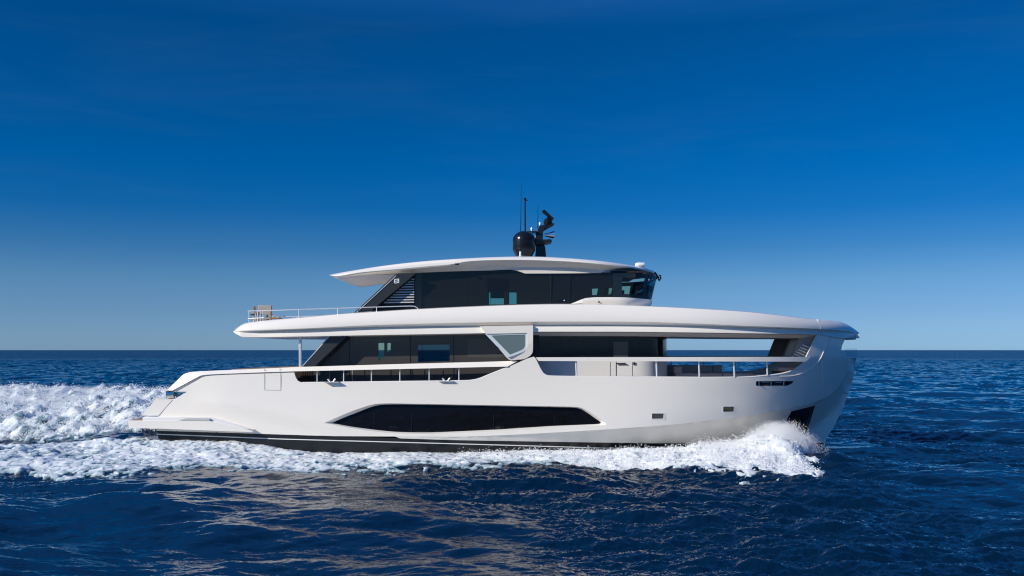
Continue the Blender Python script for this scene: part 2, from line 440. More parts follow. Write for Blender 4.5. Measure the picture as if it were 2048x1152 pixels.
# portholes, bow vent, anchor pocket
def sides(fn):
    fn(1); fn(-1)
def flip(mb, s):
    if s < 0: mb.v = [(x, -y, z) for x, y, z in mb.v]; mb.f = [tuple(reversed(q)) for q in mb.f]
    return mb
def do(s):
    for p in ports:
        m = MB(); m.sheet(p, [], lambda x, y: hullYup(x, y) - .09, .02, 10, 6); o = flip(m, s).build('porthole', [M['glassblk']], yacht, 30)
        x0 = min(q[0] for q in p); x1 = max(q[0] for q in p); y0 = min(q[1] for q in p); y1 = max(q[1] for q in p)
        m = MB(); m.sheet([(x0 - 1.6, y0 - 1.4), (x1 + 2.4, y0 - 1.4), (x1 + 2.4, y1 + 1.8), (x0 - 1.6, y1 + 1.8)], [p], lambda x, y: hullYup(x, y) + .012, .05, 10, 6)
        flip(m, s).build('porthole_trim', [M['stripe']], o, 30)
    m = MB(); m.sheet(vent, [], lambda x, y: hullYup(x, y) - .1, .02, 14, 6); o = flip(m, s).build('bow_vent', [M['blk']], yacht, 30)
    for x in (1518.5, 1542.5, 1567.5):
        b = MB(); Y = -hullYup(x, 767)
        b.tube([W(x - .3, 762.8, Y + .0), W(x - .3, 771.4, Y + .0)], .028, 8); flip(b, s).build('vent_bar', [M['chrome']], o)
    for xa_, xb_ in ((1523, 1538), (1550, 1563)):
        b = MB(); b.tube([W(xa_, 765, -hullYup(xa_, 765) + .04), W(xb_, 764.6, -hullYup(xb_, 765) + .04)], .02); flip(b, s).build('vent_roller', [M['chrome']], o)
    m = MB(); m.sheet(pocket, [], lambda x, y: hullY(x, y) - .02 - .22 * min(1, max(0, 1 - abs((x - (1630 - (y - 811) * .32)) / 34 - .45) * 1.6)), .02, 6, 5)
    o = flip(m, s).build('anchor_pocket', [M['anchor']], yacht, 30)
sides(do)

# ridge line at the bow, panel seams
def do(s):
    c = catmull([(1663, 671), (1655, 690), (1648, 704), (1640.5, 719), (1625, 737), (1612, 744.5), (1600, 748.8), (1583, 752.2), (1560, 753)], 6)
    m = MB(); n = len(c); w = [1.3 * min(1, (1 - abs(2 * i / (n - 1) - 1)) * 3.2 + .12) for i in range(n)]
    rows = []
    for off, dy in ((-1, -.004), (-.4, .03), (.4, .03), (1, -.004)):
        r = []
        for i, (x, y) in enumerate(c):
            a = c[max(i - 1, 0)]; b = c[min(i + 1, n - 1)]; tx, ty = b[0] - a[0], b[1] - a[1]; L = math.hypot(tx, ty)
            X, Yp = x - ty / L * w[i] * off, y + tx / L * w[i] * off
            r.append(W(X, Yp, -hullYup(X, Yp) - dy))
        rows.append(r)
    for a, b in zip(rows, rows[1:]): m.strip(a, b)
    flip(m, s).build('bow_ridge', [M['gel']], hull, 50)
    def line(pts, col, w=.011):
        m = MB(); m.tube([W(x, y, -hullYup(x, y) - .001) for x, y in pts], w, 6); flip(m, s).build('panel_seam', [col], hull)
    line([(1645.5, 722), (1645.8, 750), (1645.6, 775), (1645, 796)], M['gel'], .016)
    line([(529.3, 747.5), (529.3, 780), (561.5, 780.5), (561.5, 745.5)], M['gseam'])
    line([(529.5, 737.6), (529.5, 746)], M['gseam']); line([(560, 736.4), (560, 744.5)], M['gseam'])
    # sill lips that catch the light
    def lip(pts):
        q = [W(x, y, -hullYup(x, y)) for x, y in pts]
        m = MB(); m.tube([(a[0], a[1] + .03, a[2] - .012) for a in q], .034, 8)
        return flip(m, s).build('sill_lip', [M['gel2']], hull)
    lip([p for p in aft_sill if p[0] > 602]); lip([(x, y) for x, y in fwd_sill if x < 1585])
sides(do)

# stern wing, bulwark cap and rail beam
capTop = catmull([(332.5, 781), (345, 769.5), (357, 758.3), (367, 749.5), (375, 745.6), (387.5, 743.4), (420, 741.6), (529, 737), (590, 734.2)], 5) + [(800, 728), (1000, 722.8), (1036, 721.4)]
capBot = [(344.8, 781), (375, 764.6)] + catmull([(397, 753.2), (406, 750.2), (440, 748), (530, 744.4), (591, 742.6)], 5) + [(800, 738), (1015, 733)]
def do(s):
    m = MB(); m.prism(rounded([(283, 831), (311, 800), (345, 799.6), (317, 831)], [1, 2, 0, 0]), -halfB(330, 800) - .01, .16); flip(m, s).build('stern_wing', [M['gel']], yacht, 30, bevel=.012)
    m = MB()
    # the cap leans inboard: two rows, aft of the side opening it is a broad bulwark
    xs = list(range(0, 101))
    def at(curve, u):
        P = np.array(curve); L = np.r_[0, np.cumsum(np.hypot(*np.diff(P, axis=0).T))]; q = u * L[-1]
        return float(np.interp(q, L, P[:, 0])), float(np.interp(q, L, P[:, 1]))
    def ontop(x): return float(np.interp(x, [p[0] for p in capTop], [p[1] for p in capTop]))
    def onbot(x): return float(np.interp(x, [p[0] for p in capBot], [p[1] for p in capBot]))
    poly = capTop + list(reversed(capBot))
    m.sheet(poly, [], lambda x, y: halfB(x, 745) + (.05 if x > 385 else .05) - .16 * max(0, min(1, (onbot(x) - y) / max(6, onbot(x) - ontop(x)))) , .26, 14, 4)
    o = flip(m, s).build('bulwark_rail', [M['gel']], yacht, 40)
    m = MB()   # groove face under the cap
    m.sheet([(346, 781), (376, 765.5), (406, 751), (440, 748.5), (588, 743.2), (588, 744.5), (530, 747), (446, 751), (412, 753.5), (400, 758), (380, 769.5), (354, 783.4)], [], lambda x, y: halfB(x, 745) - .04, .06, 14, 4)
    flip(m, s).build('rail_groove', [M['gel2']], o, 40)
    # stanchions of the side opening
    for x in (634.5, 687.5, 743, 800, 858.5, 918):
        b = MB(); b.tube([W(x, onbot(x) - 2, .08 - halfB(x, 745)), W(x, 765.5 - max(0, (x - 646)) * .0118, .08 - halfB(x, 745))], .022, 8); flip(b, s).build('stanchion', [M['steel']], o)
    # mooring fairleads on the sill
    for cx in (663.2, 892.5):
        zz = 763.6 if cx < 700 else 761.8
        b = MB(); b.prism([(cx - 15, zz), (cx + 14, zz), (cx + 14, zz + 1.6), (cx - 15, zz + 1.6)], -3.4, .2)
        for sx in (-1, 1): b.tube([W(cx + sx * 3.6, zz + .3, -3.3), W(cx + sx * 4.4, zz - 2.2, -3.3), W(cx + sx * 7.6, zz - 5.6, -3.3)], [.03, .028, .034], 8)
        b.tube([W(cx - 3.6, zz, -3.3), W(cx + 3.6, zz, -3.3)], .02, 6)
        flip(b, s).build('fairlead', [M['steel']], yacht, bevel=0)
    # forward rail beam
    m = MB(); pts = [(1071.5, 714.6), (1621, 713.8), (1612, 723.3), (1077, 722.0)]
    m.sheet(pts, [], lambda x, y: halfB(x, 720) + .03, .22, 14, 5); o = flip(m, s).build('forward_rail', [M['gel']], yacht, 40)
    for x, yb in ((1152.8, 753), (1313.5, 754), (1398.5, 754.5), (1468.5, 754), (1534.5, 750)):
        b = MB(); Y = -halfB(x, 738) + .07; b.tube([W(x - 1, 721, Y), W(x + .4, yb, Y)], .034, 8); flip(b, s).build('stanchion', [M['steel']], o)
    # lamp in the stern notch
    m = MB(); m.prism([(331.5, 782), (344, 782), (344, 796.5), (331.5, 796.5)], -halfB(338, 790) + .05, .25); m.lathe(W(338, 789, -halfB(338, 790) + .06), [(.01, -.08), (.14, -.06), (.14, .2), (.01, .22)], 16, 'x')
    m.prism([(345, 783.6), (372, 783.6), (353, 796)], -halfB(338, 790) + .12, .1)
    flip(m, s).build('stern_lamp', [M['chromelamp']], yacht, 40, bevel=.01)
    # white wrap of the notch
    m = MB(); m.prism([(311, 797), (352, 797), (352, 799.4), (311, 799.4)], -halfB(330, 800) + .02, .5); flip(m, s).build('notch_ledge', [M['gel']], yacht, 30, bevel=.008)
sides(do)

# swim platform
m = MB()
P = rounded([(255.5, 841), (420, 842), (505, 861.5), (505, 864.5), (312, 857), (258, 856.4)], [3, 0, 1.5, 1, 0, 4])
m.prism(P, -3.42, 6.84)
sp = m.build('swim_platform', [M['gel']], yacht, 30, bevel=.05)
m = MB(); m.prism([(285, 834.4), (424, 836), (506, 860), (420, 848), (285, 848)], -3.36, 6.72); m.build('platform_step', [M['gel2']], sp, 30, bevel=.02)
m = MB(); xa, xb = W(262, 840, -3.3)[0], W(345, 840, -3.3)[0]; zt = W(262, 840.6, -3.42)[2]
m.box(xa, xb, -3.2, 3.2, zt - .01, zt + .012); m.build('platform_teak', [M['teak']], sp, 0)
def do(s):
    m = MB(); m.prism([(357, 841), (372, 836.4), (419, 836.6), (419, 841.4)], -3.43, .05); flip(m, s).build('platform_slot', [M['louv']], sp, 30)
    m = MB(); m.tube([W(345, 800, -hullYup(345, 800) - .0), W(317, 831, -hullYup(317, 831) - .0)], .012, 6); flip(m, s).build('wing_seam', [M['gseam']], hull)
sides(do)

# decks inside the hull
m = MB()
def deck(mb, x0, x1, zpx, inset, n=40, thick=.06):
    A = []; 
    for i in range(n + 1):
        x = x0 + (x1 - x0) * i / n; b = max(min(halfB(x, 745), halfB(x, zpx)) - inset - .08, .02)
        z = W(x, zpx, -3.3)[2]; X = W(x, zpx, -b)[0]
        A.append((X, -b, z))
    B = [(a[0], -a[1], a[2]) for a in A]
    mb.strip(B, A); mb.strip([(a[0], a[1], a[2] - thick) for a in A], [(a[0], a[1], a[2] - thick) for a in B])
deck(m, 350, 1075, 790, .14); deck(m, 1060, 1690, 778, .14)
m.build('main_deck', [M['teak']], yacht, 30)

# ------------------------------------------------------------------ upper deck moulding
def blend(a, b, t): return a + (b - a) * t
topf = pchip([(466.5, 662.6), (471, 658.2), (479, 652.0), (491, 646.0), (510, 643.2), (556, 638.4), (598, 634.8), (662, 629), (760, 622.2), (836, 617.6), (980, 611.0), (1060, 608.4), (1116, 607.6), (1200, 608.6), (1300, 611.9), (1360, 614.7), (1487, 622.4), (1634, 638.6), (1675, 642.4), (1694, 649), (1708, 657.5), (1717.5, 664.7)])
ridf = pchip([(466.5, 663.2), (491, 661.5), (598, 657.3), (760, 649.8), (980, 644.6), (1066, 643.4), (1200, 643.3), (1300, 644.2), (1360, 646), (1487, 651.5), (1637, 657.8), (1690, 661.6), (1717.5, 666.4)])
creasef = pchip([(466.5, 663.6), (491, 663.6), (598, 659.6), (760, 654.6), (980, 651.8), (1066, 650.6), (1200, 650.2), (1360, 651.5), (1487, 654.8), (1637, 660.2), (1690, 664), (1717.5, 668.5)])
botf = pchip([(466.5, 664.2), (476, 669.8), (486, 674.6), (500, 675.2), (597, 673.6), (760, 670.6), (966, 666.9), (1078, 664.0), (1200, 664.0), (1360, 665.2), (1500, 667.2), (1631, 669.4), (1688, 676.6), (1717.5, 675.6)])
def deckU(px):
    t = min(max((px - 1250) / (1722 - 1250), 0), 1)
    b = 3.42 * (1 - t ** 3.2) ** .72
    if px < 620: b -= .30 * ((620 - px) / 154) ** 2.0
    if px < 480: b -= .25 * ((480 - px) / 14) ** 2
    return b
def loft_sym(stations, rows, closetop=True, closebot=True, capends=True, mi=0):
    mb = MB(); rings = []
    for x in stations:
        r = [W(x, *((lambda q: (q[0], -max(q[1], .02)))(f(x)))) for f in rows]
        rings.append(r + [(a[0], -a[1], a[2]) for a in reversed(r)])
    n = len(rings[0]); vs = [v for r in rings for v in r]; fs = []
    nr = len(rows)
    for i in range(len(rings) - 1):
        for k in range(n):
            if k == nr - 1 and not closebot: continue
            if k == n - 1 and not closetop: continue
            k2 = (k + 1) % n
            fs.append((i * n + k, i * n + k2, (i + 1) * n + k2, (i + 1) * n + k))
    if capends:
        fs.append(tuple(range(n))); fs.append(tuple((len(rings) - 1) * n + k for k in range(n - 1, -1, -1)))
    mb.add(vs, fs, mi); return mb
st = [466.5, 468, 470, 473, 477, 482, 488, 495, 505, 520, 540, 560] + list(range(580, 1600, 20)) + list(range(1600, 1700, 8)) + [1700, 1705, 1710, 1714, 1717.5]
tp = lambda x: min(1, max(.08, (x - 464) / 60)) * min(1, max(.25, (1722 - x) / 60))
rows = [lambda x: (topf(x) + 9 * tp(x), deckU(x) - .62),
        lambda x: (topf(x) + 1.0, deckU(x) - .46),
        lambda x: (topf(x), deckU(x) - .36),
        lambda x: (topf(x) + 1.2, deckU(x) - .24),
        lambda x: (blend(topf(x), ridf(x), .42), deckU(x) - .07),
        lambda x: (blend(topf(x), ridf(x), .86), deckU(x) + .0),
        lambda x: (ridf(x), deckU(x) + .0),
        lambda x: (creasef(x), deckU(x) - .20 * tp(x)),
        lambda x: (blend(creasef(x), botf(x), .3), deckU(x) - .16 * tp(x)),
        lambda x: (botf(x) - .8, deckU(x) - .13 * tp(x)),
        lambda x: (botf(x), deckU(x) - .17 * tp(x)),
        lambda x: (botf(x) + .2, deckU(x) - .30 * tp(x) ),
        lambda x: (botf(x) + 3.2 * tp(x) * (1 if x > 1300 else min(1, max(0, (x - 500) / 100))), max(deckU(x) - 1.2 * tp(x), .15))]
ud = loft_sym(st, rows).build('upper_deck', [M['gel']], yacht, 28, recalc=True)
# seam near the bow + dark trim
def do(s):
    m = MB(); pts = []
    for x, f in ((1634.5, 0), (1637.5, .25), (1640, .6), (1641, 1)): pts.append(W(x, blend(topf(x), ridf(x), f), -(deckU(x) - .24 * (1 - f) ** 1.5) - .004))
    for x, y in ((1640.3, 660), (1637, 668)): pts.append(W(x, y, -(deckU(x) - .12) - .01))
    m.tube(pts, .017, 6); flip(m, s).build('deck_seam', [M['stripe']], ud)
    # small bow roller plates under the nose
    m = MB(); m.prism([(1690, 674.5), (1713, 674.5), (1712, 679.5), (1691, 678.6)], -.5, .5); m.prism([(1712, 668.6), (1719.3, 668.6), (1719.3, 676), (1712, 676)], -.55, .55); flip(m, s).build('bow_fitting', [M['gel2']], ud, 30, bevel=.01)
sides(do)
m = MB(); m.prism([(1690, 697.5), (1714, 697), (1714, 715), (1692, 715)], -.1, .02); m.build('bow_guard', [M['clear']], yacht, 0)

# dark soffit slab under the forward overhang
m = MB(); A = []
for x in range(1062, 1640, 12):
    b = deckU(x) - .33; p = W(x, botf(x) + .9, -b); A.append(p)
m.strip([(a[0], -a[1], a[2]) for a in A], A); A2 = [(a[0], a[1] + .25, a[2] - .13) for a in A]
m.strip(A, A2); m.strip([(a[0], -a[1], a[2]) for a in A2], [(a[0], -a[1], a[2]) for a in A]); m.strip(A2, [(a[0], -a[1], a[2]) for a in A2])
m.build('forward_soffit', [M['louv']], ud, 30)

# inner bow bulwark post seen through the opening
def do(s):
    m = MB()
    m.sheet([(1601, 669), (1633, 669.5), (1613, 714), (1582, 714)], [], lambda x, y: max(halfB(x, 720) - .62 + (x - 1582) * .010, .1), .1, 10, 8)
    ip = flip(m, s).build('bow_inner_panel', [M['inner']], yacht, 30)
    for k in range(6):  # raised pale strips stand in for stripes of sunlight on the shaded panel
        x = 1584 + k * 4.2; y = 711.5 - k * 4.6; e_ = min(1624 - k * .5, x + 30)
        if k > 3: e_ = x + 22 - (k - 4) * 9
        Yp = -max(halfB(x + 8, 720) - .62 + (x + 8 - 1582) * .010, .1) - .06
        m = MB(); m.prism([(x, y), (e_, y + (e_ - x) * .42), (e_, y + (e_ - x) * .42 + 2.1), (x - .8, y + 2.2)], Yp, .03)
        if y + (e_ - x) * .42 < 740: flip(m, s).build('bow_sun_stripe', [M['blade_stripe']], ip, 0)
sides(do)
m = MB()
for y0 in range(0, 5):
    pass

# ------------------------------------------------------------------ curved cabin shells
def plan(x_aft, x_corner, Yh, frontpx, ref_py, nose=2.6, n=26, nstraight=30):
    """plan outline from aft corner along the near side and round the front; front reaches px = frontpx as seen"""
    xc = W(x_corner, 0, -Yh)[0]; xa = W(x_aft, 0, -Yh)[0]
    def curve(a):
        c = []
        for i in range(n + 1):
            w = math.pi / 2 * i / n
            c.append((xc + a * math.sin(w) ** (2 / nose), -Yh * max(0, math.cos(w)) ** (2 / nose)))
        return c
    lo, hi = .05, 9
    for _ in range(40):
        a = (lo + hi) / 2
        mx = max(1024 + x * F0 / (Y - YN + D0) for x, Y in curve(a))
        if mx < frontpx: lo = a
        else: hi = a
    st_ = [(xa + (xc - xa) * i / nstraight, -Yh) for i in range(nstraight)]
    near = st_ + curve(lo)
    return near
def shell(rowsdef, mi=0, t=0):
    """rowsdef: list of (plan, zfunc(x))"""
    mb = MB(); R_ = []
    for pl, zf in rowsdef:
        r = [(x, y, zf(x)) for x, y in pl]; R_.append(r + [(x, -y, z) for x, y, z in reversed(r[:-1])])
    n = len(R_[0]); vs = [v for r in R_ for v in r]
    fs = [((i + 1) * n + k, (i + 1) * n + k + 1, i * n + k + 1, i * n + k) for i in range(len(R_) - 1) for k in range(n - 1)]
    return mb.add(vs, fs, mi)
def zpx(pts, Yh):
    P = [(W(x, y, -Yh)[0], W(x, y, -Yh)[2]) for x, y in pts]
    return lambda x: float(np.interp(x, [p[0] for p in P], [p[1] for p in P]))

# forward main-deck cabin: dark glazing over a white base
Yf_ = 2.38
pl = plan(1060, 1268, Yf_, 1334, 700, 2.5)
ztop = zpx([(1000, 661), (1400, 661)], Yf_); zmid = zpx([(1000, 722), (1400, 722)], Yf_); zb = zpx([(1000, 785), (1400, 785)], Yf_)
fw = shell([(pl, zmid), (pl, ztop)]).build('forward_cabin_glazing', [M['wallU']], yacht, 40)
pl2 = [(x + .02 * 0, y * 1.0) for x, y in pl]
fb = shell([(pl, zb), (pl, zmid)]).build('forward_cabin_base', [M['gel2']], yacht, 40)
m = MB(); n = len(pl); A = [(x, y, ztop(x)) for x, y in pl]; m.strip([(x, -y, z) for x, y, z in A], A); A = [(x, y, zb(x)) for x, y in pl]
m.box(pl[0][0] - .02, pl[0][0], -Yf_, Yf_, zb(0), ztop(0)); m.build('cabin_core', [M['dark']], fw, 0)
def do(s):
    for x in (1120.5, 1219.5, 1262.8):
        m = MB(); m.prism([(x - .5, 664.5), (x + .5, 664.5), (x + .5, 721), (x - .5, 721)], -Yf_ - .008, .02); flip(m, s).build('glass_joint', [M['blk']], fw, 0)
    m = MB(); m.prism([(1227, 683.5), (1256, 683.5), (1256, 714), (1227, 714)], -Yf_ - .006, .02); flip(m, s).build('window_blind', [M['wallB']], fw, 0)
    m = MB(); m.prism([(1121.5, 667), (1218.5, 667), (1218.5, 718), (1121.5, 718)], -Yf_ - .005, .02); flip(m, s).build('glass_panel', [M['wallC']], fw, 0)
    # side door in the white base
    for sx_2, w_ in ((1220.5, .010), (1232.3, .016), (1264.8, .010)):
        m = MB(); m.tube([W(sx_2, 724, -Yf_), W(sx_2, 756, -Yf_)], w_, 6); flip(m, s).build('cabin_door_seam', [M['seam']], fb)
    m = MB(); m.tube([W(1233.5, 727.3, -Yf_ - .05), W(1251, 727.0, -Yf_ - .05)], .024, 8); m.tube([W(1251, 727, -Yf_ - .05), W(1251, 729, -Yf_ - .05)], .02, 8)
    flip(m, s).build('door_handle', [M['blk2']], fb)
    m = MB(); m.prism([(1266.5, 724.6), (1270.5, 724.6), (1270.5, 729.4), (1266.5, 729.4)], -Yf_ - .04, .05); flip(m, s).build('deck_light', [M['blk2']], fb, 0)
sides(do)

# ------------------------------------------------------------------ saloon
Ys = 2.5
saloon = empty('saloon', (0, 0, 0)); saloon.parent = yacht
tzone = [rounded([(756.5, 686), (768.5, 686), (768.5, 711), (757, 722)], 1, 2), rounded([(774.5, 686), (782, 686), (781, 700.5), (774.5, 705)], 1, 2)]
seaW = [(836, 690), (899, 689), (899.5, 722), (836, 724)]
wall_out = [(628, 733), (694, 670), (970, 664), (1062, 660), (1062, 780), (628, 780)]
m = MB(); m.sheet(wall_out, tzone + [seaW], lambda x, y: Ys, .06, 40, 20)
sw = m.build('saloon_wall', [M['wallA']], saloon, 30)
# far wall with real windows; the near wall's glass looks through to them
m = MB()
def fx(px, d=D0 - YN + Ys): return px
far_holes = []
z_of = lambda py, Y: W(0, py, Y)[2]; x_of = lambda px, Y: W(px, 0, Y)[0]
Xa, Xb = x_of(628, -Ys), x_of(1062, -Ys); Za, Zb = z_of(780, -Ys), z_of(661, -Ys)
wins = [(x_of(745, Ys), x_of(795, Ys), z_of(726, Ys), z_of(680, Ys)), (x_of(825, Ys), x_of(910, Ys), z_of(730, Ys), z_of(684, Ys))]
xs_ = [Xa + 1.2] + [v for w in wins for v in w[:2]] + [Xb]
def wallseg(x0, x1, z0, z1): m.box(x0, x1, Ys - .06, Ys, z0, z1)
wallseg(xs_[0], wins[0][0], Za, Zb); wallseg(wins[0][1], wins[1][0], Za, Zb); wallseg(wins[1][1], Xb, Za, Zb)
for w in wins: wallseg(w[0], w[1], Za, w[2]); wallseg(w[0], w[1], w[3], Zb)
m.box(Xa + 1.2, Xb, -Ys + .1, Ys - .1, Zb - .15, Zb); m.box(Xa + .8, Xb, -Ys + .1, Ys - .1, Za, Za + .05)
m.build('saloon_interior', [M['dark']], saloon, 0)
for h in tzone: m = MB(); m.prism(h, -Ys + .01, .012); m.build('saloon_window', [M['teal']], saloon, 0)
m = MB(); m.prism(seaW, -Ys + .01, .012); m.build('saloon_window', [M['teal_dk']], saloon, 0)
def do(s):
    for x0, x1, y0, y1, k in ((641.5, 698.5, 674, 779, 'wallB'), (699.8, 819.5, 668.5, 779, 'wallA'),):
        pass
    for x in (698.8, 820.6, 907.5):
        m = MB(); m.prism([(x - .55, 666), (x + .55, 666), (x + .55, 779), (x - .55, 779)], -Ys - .01, .02); flip(m, s).build('glass_joint', [M['blk']], sw, 0)
    for x in (659, 704.5, 729, 824, 781.5, 849, 886, 914):
        m = MB(); m.prism([(x - .5, 740), (x + .5, 740), (x + .5, 779), (x - .5, 779)], -Ys - .012, .02); flip(m, s).build('glass_joint', [M['blk'] if x not in (659, 704.5) else M['louv']], sw, 0)
    # aft curtain of brown slats
    m = MB()
    for i in range(11): x = 601 + i * 3.6; m.prism([(x, 738), (x + 2.2, 738), (x + 2.2, 779), (x, 779)], -Ys + .02, .05)
    m.prism([(585, 738), (650, 738), (650, 779), (585, 779)], -Ys + .1, .05)
    flip(m, s).build('slatted_screen', [M['brown']], saloon, 0)
    # lighter reveal lines behind the glass
    for (x0, x1, y0, y1) in ((728, 813, 680.5, 681.6), (832, 900, 680.5, 682), (935, 1005, 678, 715)):
        m = MB(); m.prism([(x0, y0), (x1, y0), (x1, y1), (x0, y1)], -Ys - .006, .01); flip(m, s).build('window_blind', [M['wallB']], sw, 0)
    # slanted fin with its pale edge
    m = MB(); m.prism([(603.5, 734.5), (654, 678.5), (660, 672), (664, 669), (697, 669), (626, 736)], -3.02, .09); f = flip(m, s).build('aft_fin', [M['fin']], yacht, 30, bevel=.006)
    m = MB(); m.prism([(601.5, 735), (652.5, 678.2), (657, 672.6), (659.5, 672.6), (656, 678.6), (604.5, 735)], -3.0, .16); flip(m, s).build('fin_edge', [M['frame']], f, 30)
    m = MB(); m.prism([(624, 736), (694, 670), (697, 672), (628, 740)], -2.95, .4); flip(m, s).build('fin_return', [M['blk']], f, 30)
    m = MB(); m.prism([(597.2, 673), (603, 673), (602.2, 736), (597.6, 736)], -3.0, .09); flip(m, s).build('support_post', [M['steel']], yacht, 30, bevel=.02)
    m = MB(); m.prism([(624, 669.8), (655, 669.5), (655, 672.2), (624, 672.4)], -3.14, .12); flip(m, s).build('soffit_light', [M['white']], ud, 30)
sides(do)

# white triangular frame with frosted pane amidships
def do(s):
    out = rounded([(959, 652.4), (1066, 650.6), (1066, 708), (1050, 718), (1020.5, 721), (1014.5, 716.5)], [0, 1, 10, 6, 4, 3], 5)
    hole = rounded([(970, 667.6), (1054.6, 666), (1054.6, 701), (1015.5, 715.4)], [1, 2, 12, 3], 5)
    m = MB(); m.sheet(out, [hole], lambda x, y: 3.40 - .004 * max(0, y - 690), .55, 12, 6)
    o = flip(m, s).build('side_window_frame', [M['gel']], yacht, 30)
    inner = rounded([(982.8, 671), (1050.8, 669.4), (1050.8, 697), (1020.5, 709.5)], [1, 2, 9, 2], 5)
    m = MB(); m.sheet(hole, [inner], lambda x, y: 3.36, .05, 12, 6); flip(m, s).build('pane_border', [M['frame']], o, 30)
    m = MB(); m.sheet(inner, [], lambda x, y: 3.345, .03, 12, 6); flip(m, s).build('side_window_pane', [M['frost']], o, 30)
    m = MB(); m.prism([(1066, 664), (1078, 664), (1081, 722), (1069, 712)], -2.9, .4); flip(m, s).build('pillar_return', [M['dark']], o, 30)
sides(do)

# ------------------------------------------------------------------ upper house
Yu = 2.52
uh = empty('upper_house', (0, 0, 0)); uh.parent = yacht
# wheelhouse: raked glass, rows from bottom to top
x_c = 1226
plB = plan(1139, x_c, Yu - .0, 1303.5, 600, 2.5); plT = plan(1139, x_c, Yu, 1315.5, 550, 2.5)
zwb = zpx([(1139, 607.8), (1150, 604), (1171.7, 595.8), (1190, 594.3), (1217, 594.2), (1250, 594.6), (1290, 596)], Yu)
zwt = zpx([(1139, 547), (1219, 546), (1260, 546.3), (1310, 546.6)], Yu)
wh_holes = [[(1184, 577.5), (1196, 577), (1193.5, 590), (1184.5, 590)], [(1210.5, 576.5), (1225, 576), (1221.5, 589), (1207, 589)],
            [(1239, 575.5), (1276, 573.5), (1271.5, 589.5), (1246, 589.5), (1245, 584)]]
# straight side part as a sheet with openings, and the rounded front as a shell
ua = [(828, 620), (828, 543), (980, 540.6), (1025, 538.4), (1051, 546), (1139, 545.4), (1226, 545), (1226, 598), (1190, 598), (1171, 600), (1139, 612), (1139, 620)]
lo_win = [(974.5, 583), (1007.8, 583), (1007.8, 609), (974.5, 609)]; lo_win2 = [(1018.5, 582), (1033, 582), (1033, 608), (1018.5, 608)]
wheel_h = [h for h in wh_holes[:2]]
m = MB(); m.sheet(ua, [lo_win, lo_win2] + wheel_h, lambda x, y: Yu, .05, 40, 20)
uw = m.build('upper_house_wall', [M['wallC']], uh, 30)
for h in (lo_win, lo_win2): m = MB(); m.prism(h, -Yu + .02, .012); m.build('upper_window', [M['teal2']], uh, 0)
for h in wheel_h: m = MB(); m.prism(h, -Yu + .02, .012); m.build('wheelhouse_window', [M['teal']], uh, 0)
# far wall + ceiling/floor
m = MB(); far = [(828, 1226)]
farw = [(x_of(955, Yu), x_of(1050, Yu), z_of(618, Yu), z_of(585, Yu)), (x_of(1140, Yu), x_of(1290, Yu), z_of(592, Yu), z_of(570, Yu))]
Xa, Xb = x_of(828, -Yu), x_of(1226, -Yu); Za, Zb = z_of(612, -Yu), z_of(544, -Yu)
def seg(x0, x1, z0, z1): m.box(x0, x1, Yu - .05, Yu, z0, z1)
seg(Xa, farw[0][0], Za, Zb); seg(farw[0][1], min(farw[1][0], Xb), Za, Zb)
for w in farw: seg(w[0], min(w[1], Xb), Za, w[2]); seg(w[0], min(w[1], Xb), w[3], Zb)
m.box(Xa, Xb + 1.2, -Yu + .1, Yu - .1, Zb - .02, Zb + .05); m.box(Xa - .02, Xa, -Yu + .06, Yu - .06, Za, Zb)
m.box(Xa, Xb + 1.0, -Yu + .1, Yu - .1, Za - .35, Za - .3)
m.box(x_of(1010, -1), x_of(1016, -1), -1.2, 1.2, Za, Zb)
m.build('upper_interior', [M['dark']], uh, 0)
# front glass of the wheelhouse: solid dark band with panes
def rows_between(a, b): return lambda x: zwb(x) + (zwt(x) - zwb(x)) * a
def plmix(t): return [(xa + (xb - xa) * t, ya + (yb - ya) * t) for (xa, ya), (xb, yb) in zip(plB, plT)]
ns = 30
def part_shell(t0, t1, i0, i1, mi, off=0, both=True):
    A = plmix(t0); B = plmix(t1); mb = MB()
    a = [(x, y, zwb(x) + (zwt(x) - zwb(x)) * t0) for x, y in A][i0:i1 + 1]; b = [(x, y, zwb(x) + (zwt(x) - zwb(x)) * t1) for x, y in B][i0:i1 + 1]
    mb.strip(a, b)
    if both: mb.mirror()
    return mb
L = len(plB) - 1
m = MB()
for t0, t1, i0, i1 in ((0, .14, ns, L), (.82, 1, ns, L)): 
    q = part_shell(t0, t1, i0, i1, 0); m.add(q.v, q.f)
# mullions of the band
q = part_shell(.14, .82, ns, ns + 2, 0); m.add(q.v, q.f)
# find indices along the curve
for i0, i1 in ((ns + 10, ns + 12), (ns + 19, ns + 21)):
    q = part_shell(.14, .82, i0, i1, 0); m.add(q.v, q.f)
wf = m.build('wheelhouse_band', [M['glassblk']], uh, 40)
for i0, i1 in ((ns + 2, ns + 10), (ns + 12, ns + 19), (ns + 21, L)):
    for s in (1, -1):
        q = part_shell(.14, .82, i0, i1, 0, both=False); flip(q, s).build('wheelhouse_window', [M['teal']], uh, 40)
# console and seat backs darken the lower glass
m = MB(); m.box(x_of(1140, 0), x_of(1262, 0), -1.9, 1.9, z_of(596, -Yu), z_of(590, -Yu))
m.box(x_of(1225, 0), x_of(1240, 0), -1.5, 1.5, z_of(596, -Yu), z_of(577, -Yu))
m.build('helm_console', [M['dark']], uh, 30)
